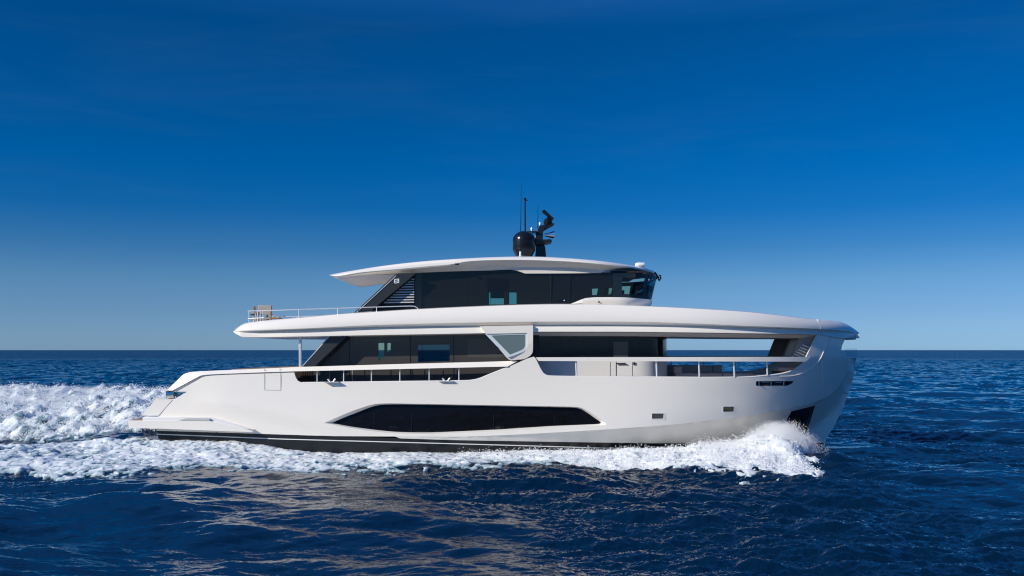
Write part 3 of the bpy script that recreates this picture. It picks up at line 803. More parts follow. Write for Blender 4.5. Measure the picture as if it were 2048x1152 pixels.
# white base flare
plb1 = [(x, y * 1.012) for x, y in plan(1100, x_c, Yu, 1304.8, 600, 2.5)]; plb0 = [(x, y * .985) for x, y in plan(1100, x_c, Yu - .06, 1296, 612, 2.5)]; plbm = [(x, y * 1.03) for x, y in plan(1100, x_c, Yu, 1303.6, 604, 2.5)]
zt_ = zpx([(1100, 611.5), (1139, 608.3), (1150, 604.4), (1160, 600), (1171.7, 596.2), (1190, 594.6), (1217, 594.4), (1250, 594.8), (1290, 596.6)], Yu)
zm_ = lambda x: min(zt_(x), zpx([(1100, 613), (1170, 605), (1310, 603.5)], Yu)(x)); zb_ = zpx([(1100, 616), (1300, 614)], Yu)
wb = shell([(plb0, zb_), (plbm, zm_), (plb1, zt_), ([(x - .05, y * .97) for x, y in plb1], lambda x: zt_(x) - .01)]).build('wheelhouse_base', [M['gel']], uh, 60)
def do(s):
    m = MB(); m.tube([W(1197.5, 604, -Yu - .1), W(1198.5, 604, -Yu - .05)], .03, 10); flip(m, s).build('base_drain', [M['blk2']], wb)
    # door seam and handle
    m = MB(); pts = [(1101.3, 610), (1101.3, 538), (1138.3, 537), (1138.3, 608)]
    m.tube([W(x, y, -Yu - .02 - (.05 if y < 546 else 0)) for x, y in pts], .016, 6); flip(m, s).build('door_seam', [M['blk']], uw)
    m = MB(); m.prism([(1111.5, 599.4), (1127, 599.4), (1127, 601.8), (1111.5, 601.8)], -Yu - .03, .03); o = flip(m, s).build('door_handle', [M['blk']], uw, 0)
    m = MB(); m.lathe(W(1128.3, 600.8, -Yu - .05), [(.0, 0), (.022, .0), (.022, .04), (.0, .05)], 12, 'y'); flip(m, s).build('door_lock', [M['white']], o)
    for x0, x1, y0, y1, k in ((875, 935, 556, 609.5, 'wallU'), (829.5, 843, 545, 616, 'wallA'), (936.5, 971.5, 544, 611, 'wallU'), (975, 1017, 556.5, 582, 'blk'), (1034.5, 1100, 549, 609.5, 'wallU'), (1103, 1137, 549, 608, 'wallC')):
        m = MB(); m.prism([(x0, y0), (x1, y0), (x1, y1), (x0, y1)], -Yu - .006, .01); flip(m, s).build('glass_panel', [M[k]], uw, 0)
    for q_ in ([(975, 555), (1035, 555), (1035, 556.4), (975, 556.4)], [(973.4, 544), (974.4, 544), (974.4, 610), (973.4, 610)]):
        m = MB(); m.prism(q_, -Yu - .008, .01); flip(m, s).build('glass_joint', [M['blk2']], uw, 0)
    # slanted fin, louvre
    m = MB(); m.prism([(707.5, 625.5), (790, 549.3), (797, 546.5), (830, 546), (829, 549), (741, 622.5)], -2.98, .09); f = flip(m, s).build('upper_fin', [M['fin']], yacht, 30, bevel=.006)
    m = MB(); m.prism([(712, 624.5), (791.5, 551), (792.6, 551.8), (714, 624.5)], -3.0, .02); flip(m, s).build('fin_trim', [M['rail']], f, 0)
    m = MB()
    u0, u1, v0, v1 = 788.2, 798.2, 557.4, 566.4
    m.prism([(u0, v0 + .6), (u0 + 2, v0 + .6), (u0 + 2, v1), (u0, v1)], -2.99, .02); m.prism([(u1 - 2, v0 - .2), (u1, v0 - .2), (u1, v1 - .6), (u1 - 2, v1 - .6)], -2.99, .02)
    for k in (0, 1, 2): y = v0 + k * 3.55; m.prism([(u0 + 1.6, y + 1.2), (u1 - 1.6, y - .4), (u1 - 1.6, y + 1.4), (u0 + 1.6, y + 3.0 - .6)], -2.99, .02)
    flip(m, s).build('emblem', [M['white']], f, 0)
    m = MB(); m.prism([(742, 624), (829, 548), (829, 624)], -2.60, .06); lv = flip(m, s).build('louvre', [M['blk']], yacht, 0)
    for k in range(10):
        y = 557.4 + k * 5.15; xl = 821 - 7 * k
        m = MB(); m.prism([(xl, y + 2.6), (xl + 3.2, y), (828.2, y - .5), (828.2, y + 1.7)], -2.74, .10); flip(m, s).build('louvre_blade', [M['blade_stripe']], lv, 0)
    m = MB(); m.prism([(741, 622.5), (829, 549), (829, 551.5), (748, 622)], -2.85, .2); flip(m, s).build('louvre_frame', [M['blk']], f, 0)
sides(do)

# roof
rt = pchip([(659, 549.2), (672, 546.8), (716, 539.2), (770, 530.8), (820, 524.8), (870, 520.3), (924, 517), (980, 514.2), (1040, 513), (1080, 513.4), (1116, 515), (1191, 520.7), (1267, 531.3), (1293, 536.8), (1307, 542), (1316, 548.5)])
rb = pchip([(659, 550.4), (672, 553.5), (716, 547), (789, 541.2), (860, 534.8), (905, 530.8), (918, 527.6), (940, 523.6), (980, 521.8), (1026, 521.3), (1116, 523.6), (1217, 531.2), (1270, 538.5), (1293, 542.5), (1316, 549.6)])
rv = pchip([(659, 550.9), (672, 554.2), (716, 549.6), (789, 546.4), (860, 543.4), (909, 541.4), (980, 538.6), (1026, 535.0), (1060, 534.3), (1116, 534.6), (1217, 540.3), (1270, 545), (1316, 551)])
rg = pchip([(659, 551.2), (672, 554.6), (716, 550.4), (789, 547.4), (860, 544.6), (909, 542.6), (980, 541), (1025, 539.2), (1051, 547.0), (1116, 546.8), (1219, 546.0), (1293, 548.8), (1316, 552)])
def roofU(px):
    t = min(max((px - 1150) / (1317.5 - 1150), 0), 1)
    b = 2.98 * (1 - t ** 2.6) ** .62
    if px < 720: b -= .22 * ((720 - px) / 61) ** 2
    return b
def ins(x, v):   # inset scaled down towards the nose
    return v * min(1, roofU(x) / 1.2)
st = [659, 661, 665, 672, 682, 695, 716] + list(range(735, 1150, 15)) + list(range(1150, 1290, 10)) + [1290, 1296, 1301, 1305, 1309, 1312, 1314.5, 1316]
wv = lambda x: min(1, max(0, (x - 860) / 60))        # eave undercut grows forward
rows = [lambda x: (rt(x) + .4, roofU(x) - ins(x, .8)), lambda x: (rt(x), roofU(x) - ins(x, .25)), lambda x: (rt(x) + .8, roofU(x) - ins(x, .12)),
        lambda x: (blend(rt(x), rb(x), .45), roofU(x) - ins(x, .02)),
        lambda x: (blend(rt(x), rb(x), .8), roofU(x)), lambda x: (rb(x), roofU(x) - ins(x, .03)),
        lambda x: (blend(rb(x), rv(x), .35), roofU(x) - ins(x, .20)),
        lambda x: (rv(x), roofU(x) - ins(x, .34)),
        lambda x: (blend(rv(x), rg(x), .5), roofU(x) - ins(x, .36)),
        lambda x: (rg(x), roofU(x) - ins(x, .37)),
        lambda x: (rg(x) + .1, roofU(x) - ins(x, .5)),
        lambda x: (rg(x) + (1.0 if x > 700 else .3), max(.05, roofU(x) - ins(x, 1.4)))]
rf = loft_sym(st, rows).build('roof', [M['gel']], yacht, 28, recalc=True)
def do(s):
    # slim line lights in the aft overhang and a small fairing light
    m = MB(); a = W(716, 557, -1.9); b = W(790, 553, -1.9)
    m.box(a[0], b[0], -2.0, -1.93, a[2] + .13, a[2] + .16); flip(m, s).build('soffit_strip', [M['white']], rf, 0)
    m = MB(); m.tube([W(911, 528, -2.97), W(914, 528.2, -3.03), W(918, 528.8, -3.03)], .03, 8); flip(m, s).build('side_light', [M['blk2']], rf)
    # bracket with hoop on the wheelhouse brow
    m = MB(); m.tube([W(1310, 545, -.75), W(1313, 549, -.85), W(1315, 554, -.95), W(1318.5, 561.5, -.9), W(1321.5, 556.5, -.85), W(1321, 551.5, -.8), W(1318, 550.5, -.8)], .032, 8)
    m.tube([W(1314.5, 552, -.9), W(1317.5, 556.5, -.9)], .04, 8)
    flip(m, s).build('brow_hoop', [M['blk']], rf)
sides(do)
m = MB(); c = W(1280, 529.6, -1.6)
m.lathe((c[0] - .19, c[1], c[2]), [(.0, 0), (.05, .005), (.085, .06), (.09, .15), (.09, .34), (.08, .36), (.07, .33), (0, .33)], 20, 'x'); m.lathe((c[0], c[1], c[2] - .2), [(.04, 0), (.035, .15)], 12)
tag(m.build('searchlight', [M['white']], rf, 40))

# ------------------------------------------------------------------ upper deck rails
def do(s):
    c = [(496, 622.2), (560, 620.4), (600, 618.9), (676, 616.6), (753, 614.0), (822, 612.0), (829, 612.6), (834, 615), (837, 618.5)]
    m = MB(); m.tube([W(x, y, -(deckU(x) - .33)) for x, y in c], .017, 8); 
    o = flip(m, s).build('deck_rail', [M['rail']], yacht, 50)
    m = MB(); m.tube([W(x, y, -(deckU(x) - .33)) for x, y in ((496, 637.6), (528, 635.4))], .018, 8); flip(m, s).build('lower_rail', [M['rail']], o)
    for x in (515.3, 520.8, 526.3, 598, 675.3, 753.2):
        y0 = float(np.interp(x, [p[0] for p in c], [p[1] for p in c])); m = MB(); Y = -(deckU(x) - .33)
        m.tube([W(x, y0, Y), W(x, topf(x) + 3, Y)], .016, 8); flip(m, s).build('rail_post', [M['steel']], o)
sides(do)
m = MB(); Yr = deckU(500) - .33
for y, r in ((622.2, .024), (637.6, .018)):
    p = W(496, y, -Yr); m.tube([p, (p[0] - .06, -Yr + .3, p[2]), (p[0] - .06, Yr - .3, p[2]), (p[0], Yr, p[2])], r, 8)
for k in range(7):
    p = W(496, 622.2, -Yr); yy = -Yr + .3 + k * (2 * Yr - .6) / 6; m.tube([(p[0] - .04, yy, p[2]), (p[0] - .04, yy, W(496, 648, -Yr)[2])], .02, 8)
m.build('stern_rail', [M['rail']], yacht, 50)

# ------------------------------------------------------------------ mast group
mast = empty('mast', (0, 0, 0)); mast.parent = yacht
def at0(px, py, Y=0.0): return Vector(W(px, py, Y))
m = MB()
base = at0(1081, 514)
# swept mast body, box section tapering
def swept(pts, half, mb):
    vs = []
    for (px, py, w, hw) in pts:
        c = at0(px, py); k = 38.3 / F0
        vs += [(c.x - w * k / 2, -hw, c.z), (c.x + w * k / 2, -hw, c.z), (c.x + w * k / 2, hw, c.z), (c.x - w * k / 2, hw, c.z)]
    n = len(pts); fs = [(0, 3, 2, 1), tuple((n - 1) * 4 + q for q in range(4))]
    for i in range(n - 1):
        for q in range(4): a = i * 4 + q; b = i * 4 + (q + 1) % 4; fs.append((a, b, b + 4, a + 4))
    mb.add(vs, fs)
swept([(1081, 520, 22, .32), (1081, 505, 20, .28), (1081, 495, 18, .24), (1077, 487, 18, .2), (1077, 478, 17, .18), (1079, 466, 14, .16), (1083, 456, 14, .15), (1088, 451, 16, .14)], 0, m)
swept([(1083, 462, 8, .12), (1096, 451, 22, .12), (1103, 447, 12, .12)], 0, m)
ms = m.build('mast_body', [M['blk2']], mast, 25, bevel=.02)
m = MB(); m.prism([(1070, 479), (1103, 478.6), (1104, 484), (1088, 487.8), (1071, 488.5)], -.35, .7); m.build('mast_shelf', [M['blk2']], mast, 30, bevel=.02)
m = MB(); m.prism([(1054, 462.2), (1074, 461.8), (1074, 463.6), (1054, 463.6)], -.3, .6); m.build('light_bracket', [M['blk2']], mast, 30)
m = MB(); c = at0(1096, 444); m.lathe(tuple(c), [(.0, -.12), (.15, -.12), (.18, -.04), (.18, .06), (.12, .13), (0, .14)], 24); rd = m.build('radar_motor', [M['blk']], mast, 40, bevel=0)
m = MB(); 
for q in [1]:
    a = [at0(1083.5, 421.5, -.32), at0(1089, 419, -.32), at0(1108, 436.5, -.0), at0(1106.5, 439.5, -.0), at0(1103, 438.5, 0), at0(1085, 425, -.32)]
    m.add(a + [v + Vector((0, .14, .0)) for v in a], [tuple(range(5, -1, -1)), tuple(range(6, 12))] + [(i, (i + 1) % 6, (i + 1) % 6 + 6, i + 6) for i in range(6)])
m.tube([at0(1096, 441, -.05), at0(1097, 432, -.08)], .06, 10)
m.build('radar_array', [M['blk']], rd, 30, bevel=.015, recalc=True)
m = MB(); c = at0(1089, 470, -.1); k = 38.2 / F0
m.lathe((c.x, c.y, c.z), [(.0, 0), (.06, .0), (.07, 4 * k), (.09, 8 * k), (.15, 17 * k), (.17, 19.5 * k), (.15, 19.5 * k), (.04, 9 * k), (0, 9 * k)], 24, 'x')
m.tube([at0(1098, 472, -.1), at0(1098, 479, -.1)], .035, 8); m.build('horn', [M['chrome']], mast, 40)
for px, py in ((1080, 448), (1063.4, 458.5)):
    m = MB(); c = at0(px, py); h = (452 - 444) * k
    m.lathe((c.x, c.y, c.z - 3.5 * k), [(.015, -.14), (.02, 0), (.045, .04), (.05, .1), (.02, .15), (0, .15)], 16); m.build('navigation_light', [M['white']], mast, 40)
m = MB(); c = at0(1048, 512, -.6); r = 22.6 * 37.7 / F0; kk = 37.7 / F0
prof = [(.1, -2 * kk), (r * .72, -2 * kk + .02), (r * .98, 11 * kk), (r, 12 * kk), (r, 31 * kk)] + [(r * math.cos(w), 31 * kk + r * .84 * math.sin(w)) for w in np.linspace(0.1, math.pi / 2 - .01, 10)]
m.lathe(tuple(c), prof, 40); dm = m.build('satellite_dome', [M['blk']], yacht, 30)
m = MB(); m.prism([(1030, 500), (1058, 500.5), (1049, 511), (1037, 511)], -.6 - r * .93, .1); m.build('dome_bracket', [M['blk2']], dm, 30)
def ant(px0, py0, px1, py1, Y, r0, r1, name='antenna', extra=None):
    m = MB(); m.tube([at0(px0, py0, Y), at0((px0 + px1) / 2, (py0 + py1) / 2, Y), at0(px1, py1, Y)], [r0, (r0 + r1) / 2, r1], 8)
    if extra: extra(m)
    return m.build(name, [M['blk']], yacht, 50)
a = ant(1040.6, 512, 1042.6, 367, -1.5, .022, .006)
m = MB(); m.tube([at0(1040.6, 514, -1.5), at0(1040.6, 503, -1.5)], .035, 8); m.build('antenna_base', [M['white']], a)
ant(1050.3, 466, 1050, 397, -.3, .032, .026, extra=lambda m: (m.tube([at0(1050, 400, -.3), at0(1055, 401, -.3)], .025, 8), m.lathe(tuple(at0(1050, 398, -.3)), [(.02, -.06), (.05, -.03), (.05, .04), (.02, .06)], 12)))
ant(1075.5, 466, 1076, 405, 0, .014, .006)

# ------------------------------------------------------------------ loose furniture aboard
def wpos(px, py, Y): return Vector(W(px, py, Y))
deckz = wpos(540, 647, -2.9).z - .25
def chair(loc, rz, label):
    t = empty('director_chair', loc, rz)
    tag(t, label, 'chair', 'teak chairs on the aft upper deck')
    H_ = .92
    for x in (-.25, .25):
        for y in (-.24, .24):
            m = MB(); m.box(x - .022, x + .022, y - .022, y + .022, 0, H_ if y > 0 else .64); m.build('leg', [M['teak2']], t, 30, bevel=.004)
        m = MB(); m.box(x - .03, x + .03, -.28, .26, .62, .66); m.build('armrest', [M['teak2']], t, 30, bevel=.006)
    m = MB(); m.box(-.24, .24, -.24, .24, .38, .43); m.build('seat', [M['canvas']], t, 30, bevel=.012)
    m = MB(); m.box(-.25, .25, .205, .235, .56, .93); m.build('backrest', [M['canvas']], t, 30, bevel=.01)
    m = MB(); m.box(-.24, .24, -.235, -.215, .2, .24); m.box(-.24, .24, .2, .22, .2, .24); m.box(-.235, -.215, -.22, .22, .2, .24); m.box(.215, .235, -.22, .22, .2, .24)
    m.build('stretcher', [M['teak2']], t, 30)
    return t
c1 = chair((wpos(529, 640, -1.9).x, -1.9, deckz + .06), R(12), 'teak chair with beige canvas back facing away, on the aft upper deck behind the rail')
c2 = chair((wpos(521.5, 640, -.9).x, -.9, deckz + .06), R(100), 'darker teak chair seen side on, just aft of the beige backed chair')
ct = empty('coffee_table', (wpos(549.5, 640, -1.8).x, -1.8, deckz + .06)); tag(ct, 'low dark wood table beside the beige backed chair on the upper deck', 'table')
m = MB(); m.box(-.22, .24, -.3, .3, .40, .45); m.build('tabletop', [M['teak2']], ct, 30, bevel=.005)
for x in (-.19, .2):
    for y in (-.26, .26): m = MB(); m.box(x - .02, x + .02, y - .02, y + .02, 0, .4); m.build('leg', [M['brown']], ct, 30)
dt = empty('side_table', (wpos(507, 640, -1.2).x, -1.2, deckz + .06)); tag(dt, 'small round black topped table nearest the aft end of the upper deck', 'table')
m = MB(); m.lathe((0, 0, .56), [(.0, 0), (.11, 0), (.12, .02), (.12, .04), (0, .045)], 20); m.build('tabletop', [M['blk']], dt, 30)
m = MB(); m.tube([(0, 0, .0), (0, 0, .57)], .02, 8); m.lathe((0, 0, 0), [(.1, 0), (.1, .02), (0, .02)], 16); m.build('pedestal', [M['steel']], dt, 40)

# foredeck lounge
zd = W(0, 779, -3.3)[2]
sofa = empty('sofa', (wpos(1400, 760, .3).x, .3, zd)); tag(sofa, 'long taupe sofa on the foredeck just ahead of the forward cabin', 'sofa')
def cush(par, name, x0, x1, y0, y1, z0, z1, mt, r=.05):
    m = MB(); m.box(x0, x1, y0, y1, z0, z1); return m.build(name, [mt], par, 30, bevel=r)
zs = W(0, 0, 0)
sx = lambda px: wpos(px, 760, .3).x - sofa.location.x
ztop_ = wpos(0, 730.5, 1.0).z - zd; zmid_ = wpos(0, 745, .3).z - zd
cush(sofa, 'base', sx(1340), sx(1500), -.9, 1.2, 0, .25, M['gel2'], .02)
cush(sofa, 'seat_cushion', sx(1342), sx(1434), -1.0, .9, .25, zmid_, M['taupe'])
cush(sofa, 'seat_cushion', sx(1435), sx(1497), -1.0, .9, .25, zmid_ - .01, M['taupe'])
cush(sofa, 'back_cushion', sx(1342), sx(1431), .75, 1.15, zmid_ - .02, ztop_, M['taupe'])
cush(sofa, 'back_cushion', sx(1434), sx(1453), .75, 1.1, zmid_ - .02, ztop_ - .01, M['taupe'])
cush(sofa, 'side_cushion', sx(1340), sx(1356), -.95, .7, zmid_ - .02, ztop_ - .02, M['taupe'])
bench = empty('bow_sunpad', (wpos(1570, 760, 0).x, 0, zd)); tag(bench, 'cream padded seat tucked into the point of the bow', 'bench')
cush(bench, 'cushion', -.45, .55, -.75, .75, wpos(0, 742, 0).z - zd, wpos(0, 733.5, 0).z - zd, M['cream'], .04)
cush(bench, 'base', -.35, .5, -.65, .65, 0, wpos(0, 742, 0).z - zd, M['brown'], .01)
lo = empty('cushion_bench', (wpos(1510, 760, .2).x, .2, zd)); tag(lo, 'low taupe padded bench between the sofa and the bow seat', 'bench')
cush(lo, 'cushion', -.2, .7, -.9, .9, .3, wpos(0, 747.5, 0).z - zd, M['taupe'], .05); cush(lo, 'base', -.15, .6, -.8, .8, 0, .3, M['gel2'], .01)

exec_sea = True
# ------------------------------------------------------------------ sea
rng = np.random.default_rng(11)
def ocean_tile(N, L, wind, lam, amp, seed, spread=2.0, small=.0, chop=1.0, kpow=4.0):
    g = np.random.default_rng(seed)
    k1 = 2 * np.pi * np.fft.fftfreq(N, L / N); kx, ky = np.meshgrid(k1, k1)
    k = np.hypot(kx, ky); k[0, 0] = 1e-9
    c = (kx * math.cos(wind) + ky * math.sin(wind)) / k
    P = np.exp(-1 / (k * lam / (2 * np.pi)) ** 2) / k ** kpow * (np.abs(c) ** spread * .93 + .07) * np.exp(-(k * small) ** 2)
    P[0, 0] = 0
    h0 = (g.normal(size=(N, N)) + 1j * g.normal(size=(N, N))) * np.sqrt(P)
    h = np.fft.ifft2(h0).real; s = amp / h.std()
    dx = np.fft.ifft2(-1j * kx / k * h0).real * s * chop; dy = np.fft.ifft2(-1j * ky / k * h0).real * s * chop
    return (h * s).astype(np.float32), dx.astype(np.float32), dy.astype(np.float32), L, N
def sample(a, L, x, y, rot=0.0):
    N = a.shape[0]; c, s = math.cos(rot), math.sin(rot)
    u = ((x * c - y * s) / L * N) % N; v = ((x * s + y * c) / L * N) % N
    i = np.floor(u).astype(int) % N; j = np.floor(v).astype(int) % N; fu = (u - np.floor(u)).astype(np.float32); fv = (v - np.floor(v)).astype(np.float32)
    i1 = (i + 1) % N; j1 = (j + 1) % N
    return a[j, i] * (1 - fu) * (1 - fv) + a[j, i1] * fu * (1 - fv) + a[j1, i] * (1 - fu) * fv + a[j1, i1] * fu * fv
def fractal(N, beta, seed, kmin=1):
    g = np.random.default_rng(seed); f = np.fft.fftfreq(N) * N; fx, fy = np.meshgrid(f, f); k = np.hypot(fx, fy); k[0, 0] = 1
    A = k ** (-beta / 2); A[k < kmin] = 0
    h = np.fft.ifft2((g.normal(size=(N, N)) + 1j * g.normal(size=(N, N))) * A).real
    return ((h - h.mean()) / h.std()).astype(np.float32)
T1 = ocean_tile(1024, 97.0, R(84), 9.0, .105, 3, 4.0, .03, .9)
T2 = ocean_tile(1024, 31.0, R(78), 1.9, .032, 5, 6.0, .012, .9, 3.6)
T3 = ocean_tile(1024, 11.3, R(97), .42, .0075, 9, 7.0, .004, .8, 3.1)
T4 = ocean_tile(1024, 5.3, R(92), .20, .0032, 17, 5.0, .0015, .8, 3.0)
def sea(x, y, detail=1.0):
    d = np.hypot(x, y + 38.3)
    f3 = np.clip(1.4 - d / 90, 0, 1); f2 = np.clip(1.6 - d / 500, 0.0, 1)
    z = sample(T1[0], 97.0, x, y, .15); dx = sample(T1[1], 97.0, x, y, .15); dy = sample(T1[2], 97.0, x, y, .15)
    z2 = sample(T2[0], 31.0, x, y, -.14); z3 = sample(T3[0], 11.3, x, y, .17)
    f4 = np.clip(1.5 - d / 45, 0, 1); z4 = sample(T4[0], 5.3, x, y, -.21)
    g = .6 + .4 * sample(T1[0], 97.0, x * .31 + 40, y * .31, 1.2) / .105 * 1.6
    return z + z2 * f2 * np.clip(g + .2, .25, 1.5) + z3 * f3 * np.clip(g + .3, .3, 1.6) + z4 * f4 * np.clip(g + .2, .3, 1.5), dx, dy
def sstep(a, b, x): t = np.clip((x - a) / (b - a), 0, 1); return t * t * (3 - 2 * t)
B1 = fractal(1024, 4.0, 21, 2); B2 = fractal(1024, 4.7, 22, 4); B2 = fractal(1024, 5.6, 22, 4); B3 = fractal(1024, 4.2, 23, 9); B4 = fractal(1024, 3.2, 24, 5)
def hullhalf(x):       # half-breadth at the waterline
    return 3.15 * np.clip(1 - np.clip((x - 3.5) / 8.7, 0, 1) ** 1.9, 0, 1) ** .9
def lift(x, y):
    """water level raised by the boat: the stern swell, the side waves and the churned wake astern"""
    side = -y - hullhalf(x)                       # metres outboard on the near side
    z = .50 * sstep(-6, -12, x) * np.exp(-np.clip(side, 0, 99) ** 2 / 5.0) * (y < 6) * sstep(-24, -15, x)
    # wake mound astern
    xa = sstep(-12.0, -15.5, x)
    z = z + xa * (.85 * sstep(.5, 5, y) + .42 * sstep(5, 13, y)) * (1 - sstep(17, 25, y))
    z = z - xa * .10 * np.exp(-((y - 0.2) / 1.0) ** 2)
    # far crest at left
    z = z + .35 * np.exp(-((x + 31) / 4.5) ** 2 - ((y - 14) / 4) ** 2)
    # near bow wave shoulder and its divergent crests
    xc = 10.5 - x
    crest = 4.2 + .42 * np.clip(xc, 0, 40)
    z = z + .16 * np.exp(-((-y - crest - 2.0) / 1.5) ** 2) * sstep(0, 4, xc) * (1 - sstep(14, 34, xc))
    z = z + .12 * np.exp(-((-y - crest - 7) / 1.6) ** 2) * sstep(0, 6, xc) * (1 - sstep(16, 36, xc))
    return z
def build_grid(name, X, Y, Z, mats, keep=None, attrs=None, parent=None):
    ny, nx = X.shape; me = bpy.data.meshes.new(name)
    idx = np.arange(nx * ny).reshape(ny, nx)
    q = np.stack([idx[:-1, :-1], idx[:-1, 1:], idx[1:, 1:], idx[1:, :-1]], -1).reshape(-1, 4)
    co = np.stack([X, Y, Z], -1).reshape(-1, 3).astype(np.float32)
    if keep is not None:
        q = q[keep.reshape(-1)[q].any(1)]
        used = np.unique(q); mp = np.full(nx * ny, -1); mp[used] = np.arange(len(used)); q = mp[q]; co = co[used]
    me.vertices.add(len(co)); me.vertices.foreach_set('co', co.reshape(-1))
    me.loops.add(q.size); me.loops.foreach_set('vertex_index', q.reshape(-1).astype(np.int32))
    me.polygons.add(len(q)); me.polygons.foreach_set('loop_start', (np.arange(len(q)) * 4).astype(np.int32))
    me.polygons.foreach_set('use_smooth', np.ones(len(q), bool))
    for m_ in mats: me.materials.append(m_)
    if attrs:
        for k_, a_ in attrs.items():
            at = me.attributes.new(k_, 'FLOAT', 'POINT'); v = a_.reshape(-1).astype(np.float32)
            at.data.foreach_set('value', v[used] if keep is not None else v)
    me.update(calc_edges=True)
    o = bpy.data.objects.new(name, me); COL.objects.link(o); return o

# water material
wm = bpy.data.materials.new('sea_water'); wm.use_nodes = True; t = wm.node_tree; b = t.nodes['Principled BSDF']
b.inputs['Base Color'].default_value = (.0006, .0115, .033, 1); b.inputs['Roughness'].default_value = .07; b.inputs['IOR'].default_value = 1.42
tc = t.nodes.new('ShaderNodeTexCoord'); mp_ = t.nodes.new('ShaderNodeMapping'); mp_.inputs['Scale'].default_value = (.30, 1, 1)
n1 = t.nodes.new('ShaderNodeTexNoise'); n1.inputs['Scale'].default_value = 7.5; n1.inputs['Detail'].default_value = 3; n1.inputs['Roughness'].default_value = .55
bp = t.nodes.new('ShaderNodeBump'); bp.inputs['Strength'].default_value = .45; bp.inputs['Distance'].default_value = .03
t.links.new(tc.outputs['Object'], mp_.inputs['Vector']); t.links.new(mp_.outputs[0], n1.inputs['Vector']); t.links.new(n1.outputs['Fac'], bp.inputs['Height']); 
geo = t.nodes.new('ShaderNodeNewGeometry'); ln = t.nodes.new('ShaderNodeVectorMath'); ln.operation = 'LENGTH'; t.links.new(geo.outputs['Position'], ln.inputs[0])
mr = t.nodes.new('ShaderNodeMapRange'); mr.inputs['From Min'].default_value = 60; mr.inputs['From Max'].default_value = 500; mr.inputs['To Min'].default_value = .035; mr.inputs['To Max'].default_value = .30
t.links.new(ln.outputs['Value'], mr.inputs['Value']); t.links.new(mr.outputs[0], b.inputs['Roughness'])
mr2 = t.nodes.new('ShaderNodeMapRange'); mr2.inputs['From Min'].default_value = 40; mr2.inputs['From Max'].default_value = 420; mr2.inputs['To Min'].default_value = 0.0; mr2.inputs['To Max'].default_value = .95
t.links.new(ln.outputs['Value'], mr2.inputs['Value'])
mp3 = t.nodes.new('ShaderNodeMapping'); mp3.inputs['Scale'].default_value = (.30, .55, 1)
nz = t.nodes.new('ShaderNodeTexNoise'); nz.inputs['Scale'].default_value = 1.0; nz.inputs['Detail'].default_value = 4
t.links.new(tc.outputs['Object'], mp3.inputs['Vector']); t.links.new(mp3.outputs[0], nz.inputs['Vector'])
su = t.nodes.new('ShaderNodeVectorMath'); su.operation = 'SUBTRACT'; su.inputs[1].default_value = (.5, .5, .5); t.links.new(nz.outputs['Color'], su.inputs[0])
fl = t.nodes.new('ShaderNodeVectorMath'); fl.operation = 'MULTIPLY'; fl.inputs[1].default_value = (1, 1, 0); t.links.new(su.outputs[0], fl.inputs[0])
sc_ = t.nodes.new('ShaderNodeVectorMath'); sc_.operation = 'SCALE'; t.links.new(fl.outputs[0], sc_.inputs[0]); t.links.new(mr2.outputs[0], sc_.inputs['Scale'])
mp4 = t.nodes.new('ShaderNodeMapping'); mp4.inputs['Scale'].default_value = (.012, .030, 1)
nz4 = t.nodes.new('ShaderNodeTexNoise'); nz4.inputs['Scale'].default_value = 1.0; nz4.inputs['Detail'].default_value = 5; nz4.inputs['Roughness'].default_value = .65
t.links.new(tc.outputs['Object'], mp4.inputs['Vector']); t.links.new(mp4.outputs[0], nz4.inputs['Vector'])
mr4 = t.nodes.new('ShaderNodeMapRange'); mr4.inputs['From Min'].default_value = .35; mr4.inputs['From Max'].default_value = .65; mr4.inputs['To Min'].default_value = .45; mr4.inputs['To Max'].default_value = 1.5
t.links.new(nz4.outputs['Fac'], mr4.inputs['Value'])
ml4 = t.nodes.new('ShaderNodeMath'); ml4.operation = 'MULTIPLY'; t.links.new(mr2.outputs[0], ml4.inputs[0]); t.links.new(mr4.outputs[0], ml4.inputs[1]); t.links.new(ml4.outputs[0], sc_.inputs['Scale'])
av = t.nodes.new('ShaderNodeVectorMath'); av.operation = 'ADD'; t.links.new(bp.outputs[0], av.inputs[0]); t.links.new(sc_.outputs[0], av.inputs[1])
nv_ = t.nodes.new('ShaderNodeVectorMath'); nv_.operation = 'NORMALIZE'; t.links.new(av.outputs[0], nv_.inputs[0]); t.links.new(nv_.outputs[0], b.inputs['Normal'])
M['water'] = wm

# polar grid round the point below the camera, fine where the photograph looks
ang = np.concatenate([np.linspace(-180, -48, 60, endpoint=False), np.linspace(-48, -33, 90, endpoint=False), np.linspace(-33, 33, 1150), np.linspace(33, 48, 91)[1:], np.linspace(48, 180, 61)[1:]])
rr = np.concatenate([np.linspace(1.0, 11, 30, endpoint=False), 11 * (70 / 11) ** np.linspace(0, 1, 850, endpoint=False), 70 * (400 / 70) ** np.linspace(0, 1, 330, endpoint=False), 400 * (30000 / 400) ** np.linspace(0, 1, 120)])
A_, R_ = np.meshgrid(np.radians(ang), rr)
X = R_ * np.sin(A_); Y = R_ * np.cos(A_) - 38.3
z, dx, dy = sea(X, Y)
fade = np.clip(1.5 - R_ / 1800, 0, 1)
near_hull = 1 - .7 * np.exp(-np.clip(np.abs(Y) - hullhalf(X), 0, 9) ** 2 / 6) * (np.abs(X) < 15)
Z = z * fade * near_hull + lift(X, Y)
inhull = (np.abs(Y) < hullhalf(X) - .3) & (X > -12.5) & (X < 12)
Z = np.where(inhull, -.6, Z)
sea_o = build_grid('water', X + dx * fade * .9, Y + dy * fade * .9, Z, [wm]); tag(sea_o, kind='structure')

